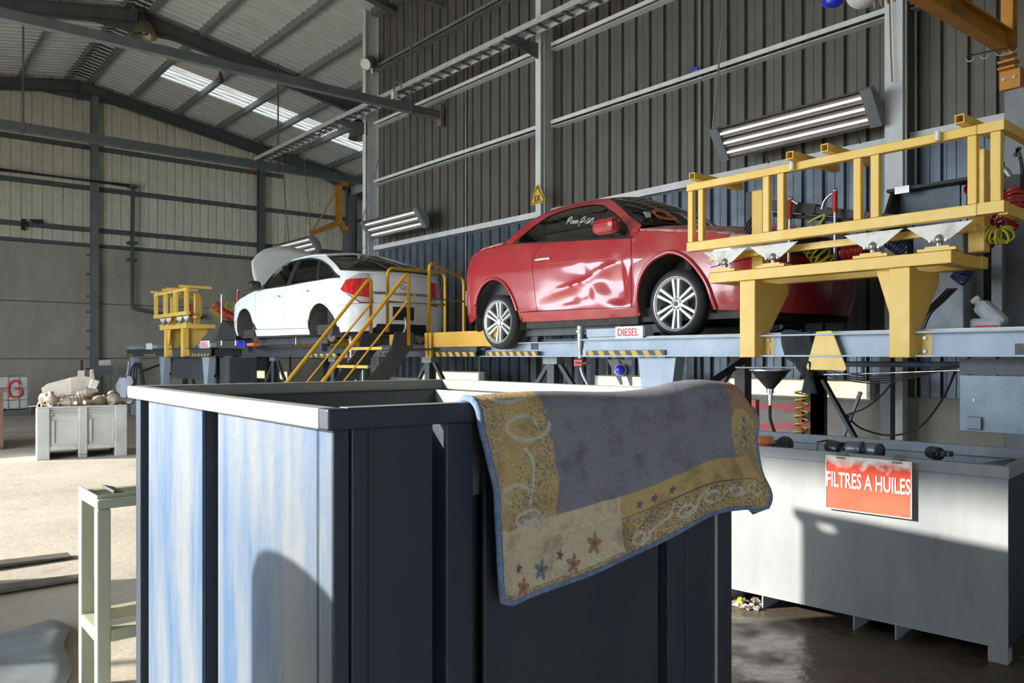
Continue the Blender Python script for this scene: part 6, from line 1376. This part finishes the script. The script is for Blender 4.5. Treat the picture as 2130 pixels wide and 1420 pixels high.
def muffler(label, x, y, z, az, l, r, tilt=0.0):
    t = thing('catalytic_converter', label, 'converter', cp_(x, y, z), group='exhaust parts heaped in the crate'); d = Vector((math.cos(az) * math.cos(tilt), math.sin(az) * math.cos(tilt), math.sin(tilt))); p = LOC[t] - d * l / 2
    MB().lathe([(r * .35, 0), (r * .4, .05), (r, .12), (r, l - .12), (r * .4, l - .05), (r * .35, l), (.001, l)], p, d, 18).build('can', 'exhaust', t, smooth=40)
    MB().cyl(p - d * .12, p + d * .02, r * .34, n=12).build('inlet_pipe', 'exhaust', t, smooth=40)
    rb = MB()
    for k in range(5): zz = .15 + (l - .3) * k / 4; rb.lathe([(r, zz - .012), (r * 1.05, zz), (r, zz + .012)], p, d, 18)
    rb.build('ribs', 'exhaust', t, smooth=30)
muffler('bell shaped converter on the front left rim of crate', .17, .10, .87, 1.5, .26, .10, 1.2)
muffler('long ribbed converter lying along front edge of crate', .48, .14, .83, .1, .48, .09)
muffler('short converter right of the crate centre', .80, .16, .83, .6, .32, .09)
muffler('slatted ribbed muffler at the right end of crate', 1.0, .22, .84, -.15, .34, .10)
muffler('dark converter at the back of crate under shield', .35, .5, .92, .4, .4, .10); muffler('converter tilted behind the long ribbed one', .62, .40, .95, -.5, .40, .09, .2)
muffler('small converter at the far right of crate', 1.02, .55, .90, .8, .3, .08); muffler('converter lying at the far left of crate', .1, .6, .88, 1.2, .34, .09)
sh_ = thing('heat_shield', 'pale bent heat shield standing up out of crate', 'shield', cp_(.45, .4, .95))
for k, pg in enumerate(([(-.36, -.02), (-.38, .06), (-.30, .13), (.0, .22), (.02, -.05), (-.3, -.08)], [(.0, .22), (.10, .24), (.10, .33), (.19, .33), (.19, .24), (.28, .22), (.26, -.02), (.02, -.05)], [(.29, .22), (.29, .34), (.33, .35), (.36, .2), (.28, .02)])):
    MB().prism(pg, cp_(.42, .38 - .03 * k, .98), (math.cos(.25 - .3 * k), math.sin(-.15 + .2 * k), 0), (0, -.18, 1), .006).build('plate', 'shield', sh_)
tag(MB().obox(cp_(.74, .36, 1.08), (.12, .03, .17), Matrix.Rotation(.35, 3, 'Y')).build('spare_part', 'sign_white', bevel=.02), 'small white cornered part leaning on the heat shield', 'part')
pj_ = MB(); random.seed(11)
for i in range(40):
    c = cp_(.08 + random.random() * 1.0, .1 + random.random() * .8, .72 + random.random() * .12); d = Vector((random.random() - .5, random.random() - .5, .3 * random.random())).normalized(); pj_.cyl(c - d * .12, c + d * .12, .018 + .02 * random.random(), n=8)
tag(pj_.build('pipe_scrap', 'exhaust', smooth=40), 'jumble of short brown exhaust pipes filling the crate', 'scrap', kind='stuff')
bk = thing('brown_skip', 'rust brown steel skip behind the white crate', 'skip', (.6, 15.9, 0)); M('rust_brown', (.14, .075, .05), .7, 0, (.22, .12, .075), 4, .4, .7, .5)
for a in ((-1.2, 1.9, 15.3, 15.36), (-1.2, 1.9, 17.0, 17.06)): MB().box(*a, .05, 1.0).build('wall', 'rust_brown', bk)
for a in ((-1.2, -1.14, 15.36, 17.0), (1.84, 1.9, 15.36, 17.0)): MB().box(*a, .05, 1.0).build('wall', 'rust_brown', bk)
MB().box(-1.22, 1.94, 15.27, 15.39, .94, 1.0).build('rim', 'rust_brown', bk); MB().box(1.5, 1.6, 15.24, 15.3, .05, .94).build('stiffener', 'rust_brown', bk); MB().box(-1.2, 1.9, 15.36, 17.0, 0, .07).build('bottom', 'rust_brown', bk)
ib = thing('liquid_tank', 'white caged liquid tank with red paint against back wall', 'tank', (2.9, 24, 0)); M('tank_plastic', (.50, .52, .47), .5, 0, (.42, .43, .38), 4, .4, .7)
MB().box(2.35, 3.55, 24.02, 25.0, .16, 1.0).build('bottle', 'tank_plastic', ib, bevel=.05); MB().box(2.33, 3.6, 23.98, 25.05, 0, .14).build('pallet', 'steel_dark', ib)
cg = MB()
for k in range(6): cg.cyl((2.35 + k * .245, 24.0, .14), (2.35 + k * .245, 24.0, 1.05), .01, n=6)
for z in (.4, .72, 1.05): cg.cyl((2.33, 24.0, z), (3.6, 24.0, z), .012, n=6); cg.cyl((3.6, 24.0, z), (3.6, 25.0, z), .012, n=6)
cg.build('cage', 'galv', ib)
pm_ = MB()
pm_.tube([(2.62, 23.985, .45), (2.70, 23.985, .90), (2.80, 23.985, .45)], .03, 6); pm_.tube([(2.65, 23.985, .62), (2.77, 23.985, .62)], .03, 6)
pm_.tube(smooth_pts([(3.36, 23.985, .80), (3.25, 23.985, .9), (3.10, 23.985, .8), (3.10, 23.985, .55), (3.25, 23.985, .47), (3.38, 23.985, .55), (3.36, 23.985, .68), (3.24, 23.985, .68)], 5), .03, 6)
pm_.build('painted_letters', 'letter_red', ib)
# pipe run on the back wall
pr = thing('wall_pipe', 'dark pipe with elbow bending down the back wall', 'pipe', (7.048, 27.900, 3.101))
MB().tube(rounded([(3.010, 27.750, 7.022), (7.112, 27.750, 7.031)], .1), .065, 10).build('upper_run', 'steel_dark', pr, smooth=60)
MB().tube(rounded([(7.033, 27.780, 6.963), (6.989, 27.780, 3.078), (8.046, 27.780, 2.895)], .15), .06, 10).build('down_run', 'steel_dark', pr, smooth=60)
MB().tube([(8.046, 27.780, 2.895), (9.223, 27.780, 2.884)], .10, 10).build('lagging', 'black', pr, smooth=60)
for p in ((7.033, 27.780, 5.200), (7.018, 27.780, 4.653), (7.054, 27.750, 7.023)): MB().box(p[0] - .16, p[0] + .12, p[1] - .1, p[1] + .2, p[2] - .04, p[2] + .04).build('clamp', 'steel_dark', pr)
for lab, pts in (('short black rag hanging from the back wall girt', [(3.934, 27.880, 5.653), (4.046, 27.880, 5.665), (4.033, 27.880, 5.302), (3.921, 27.880, 5.334)]), ('long black rag lying along the back wall girt', [(4.117, 27.850, 5.655), (4.471, 27.850, 5.694), (4.522, 27.850, 5.596), (4.420, 27.850, 5.542), (4.243, 27.850, 5.567)])):
    n_ = len(pts); v = [Vector(p) for p in pts] + [Vector(p) + Vector((0, .04, 0)) for p in pts]
    tag(MB().add(v, [tuple(range(n_)), tuple(range(n_, 2 * n_))[::-1]] + [(i, (i + 1) % n_, (i + 1) % n_ + n_, i + n_) for i in range(n_)]).build('rag', 'cloth_black'), lab, 'rag')
gb = thing('meter_box', 'small grey meter box on legs beside the back column', 'box', (5.934, 26.500, 0.660)); p = Vector((5.948, 26.500, 1.097))
MB().box(p.x - .2, p.x + .2, p.y, p.y + .25, p.z - .14, p.z + .14).build('case', 'steel_mid', gb); MB().box(p.x - .17, p.x + .15, p.y, p.y + .25, p.z + .14, p.z + .32).build('roll', 'sign_white', gb, bevel=.04)
for dx in (-.17, .13): MB().box(p.x + dx, p.x + dx + .04, p.y + .1, p.y + .14, 0, p.z - .14).build('leg', 'steel_mid', gb)
pp_ = (4.882, 24.500, 1.427)
tag(MB().cyl(pp_, (pp_[0], pp_[1], 0), .03).build('dark_pole', 'black'), 'thin dark upright pole behind the white crate', 'pole')
wbg = thing('white_sack', 'white crumpled sack hanging at far platform end', 'sack', (5.500, 22.417, 0.343)); rows_ = []
for k in range(10):
    f = k / 9; c = Vector((5.500, 22.370, 0.995)).lerp(Vector((5.500, 22.417, 0.306)), f); w = .08 + .28 * math.sin(.5 + 1.9 * f)
    rows_.append([c + Vector((w * .6 * math.cos(a) + .04 * math.sin(5 * a + 9 * f), w * .9 * math.sin(a) + .04 * math.cos(4 * a + 7 * f), .03 * math.sin(3 * a))) for a in [2 * math.pi * j / 16 for j in range(17)]])
M('sack', (.52, .56, .64), .8); MB().add([p for r in rows_ for p in r], [(i * 17 + j, i * 17 + j + 1, (i + 1) * 17 + j + 1, (i + 1) * 17 + j) for i in range(9) for j in range(16)]).build('body', 'sack', wbg, smooth=50)
MB().tube(smooth_pts([Vector((5.500, 22.370, 0.995)), Vector((5.550, 22.431, 1.156)), Vector((5.600, 22.538, 1.381))], 4), .02, 6).build('tie', 'sack', wbg)
for k in range(3): hose('black_hose', ('leftmost', 'middle', 'rightmost')[k] + ' of the black hoses below far platform end', [[(5.600, 22.445, 0.778), (5.600, 22.166, 0.786), (5.600, 21.894, 0.794), (5.600, 21.627, 0.801), (5.600, 21.365, 0.808)][k], [(5.600, 22.212, 1.221), (5.600, 21.984, 1.223), (5.600, 21.760, 1.226), (5.600, 21.539, 1.228), (5.600, 21.322, 1.231)][k], [(5.600, 21.760, 1.348), (5.600, 21.627, 1.349), (5.600, 21.496, 1.350), (5.600, 21.365, 1.351), (5.600, 21.237, 1.352)][k], [(5.600, 21.452, 1.108), (5.600, 21.365, 1.110), (5.600, 21.279, 1.111), (5.600, 21.194, 1.112), (5.600, 21.109, 1.114)][k], [(5.600, 21.279, 0.810), (5.600, 21.194, 0.813), (5.600, 21.109, 0.815), (5.600, 21.025, 0.817), (5.600, 20.941, 0.820)][k]], .02, 'rubber', group='hoses below far platform')
# hoses and tools at the distant rack
coil_hose('distant red coiled hose hanging beside white bonnet', [(6.000, 17.190, 2.641), (6.000, 16.873, 2.493), (6.000, 16.592, 2.410), (6.000, 16.265, 2.318)], .075, .014, 10, 'hose_red')
coil_hose('distant yellow coiled hose behind the red one', [(6.300, 18.142, 2.615), (6.300, 17.776, 2.470), (6.300, 17.364, 2.526), (6.300, 17.078, 2.617)], .10, .012, 12, 'hose_yellow')
coil_hose('distant red coiled hose inside the far rack', [(6.000, 18.656, 2.704), (6.000, 18.590, 2.460), (6.000, 18.458, 2.292)], .07, .014, 9, 'hose_red')
lance('distant chrome lance standing by the far rack', (5.700, 16.002, 2.751), (5.700, 16.002, 1.741), [(5.700, 16.002, 2.751), (5.700, 15.869, 2.743), (5.700, 15.684, 2.704)], 'chrome')
lance('distant red lance beside the white front wing', (5.600, 14.860, 2.760), (5.600, 14.982, 1.729), [(5.600, 14.860, 2.760), (5.600, 14.739, 2.752), (5.600, 14.644, 2.665)])
fp = thing('folded_panel', 'black folded plastic panel leaning against white car nose', 'panel part', (5.500, 15.210, 1.850)); v = [(5.400, 15.524, 1.826), (5.400, 15.135, 2.202), (5.400, 14.566, 2.059), (5.400, 14.400, 1.827)]
MB().add([Vector(a) for a in v] + [Vector(a) + Vector((.3, .1, 0)) for a in v], [(0, 1, 2, 3), (7, 6, 5, 4), (0, 4, 5, 1), (1, 5, 6, 2), (2, 6, 7, 3), (3, 7, 4, 0)]).build('sheet', 'black', fp)
tag(MB().box(5.6, 5.85, 14.55, 15.0, 1.707, 1.80).build('rag_box', 'lens_blue', bevel=.01), 'small blue and white box beside the white car nose', 'box')
tag(MB().box(5.62, 5.8, 14.2, 14.5, 1.707, 1.77).build('orange_cloth', 'marker_orange', bevel=.02), 'crumpled orange cloth beside white front wheel arch', 'cloth')
gl = thing('dial_box', 'grey box with red framed dial under the white car', 'gauge', (5.900, 16.047, 1.044)); p = Vector((5.900, 16.074, 1.121))
MB().box(p.x, p.x + .3, p.y - .45, p.y + .35, .6, p.z - .12).build('base', 'steel_mid', gl); MB().box(p.x, p.x + .15, p.y - .2, p.y + .2, p.z - .12, p.z + .16).build('dial', 'sign_white', gl)
for a in ((-.2, -.18, -.12, .16), (.18, .2, -.12, .16), (-.18, .18, .13, .16)): MB().box(p.x - .012, p.x, p.y + a[0], p.y + a[1], p.z + a[2], p.z + a[3]).build('frame', 'letter_red', gl)
MB().bar((p.x - .01, p.y + .02, p.z - .08), (p.x - .01, p.y - .09, p.z + .09), .05, .01).build('needle', 'black', gl)
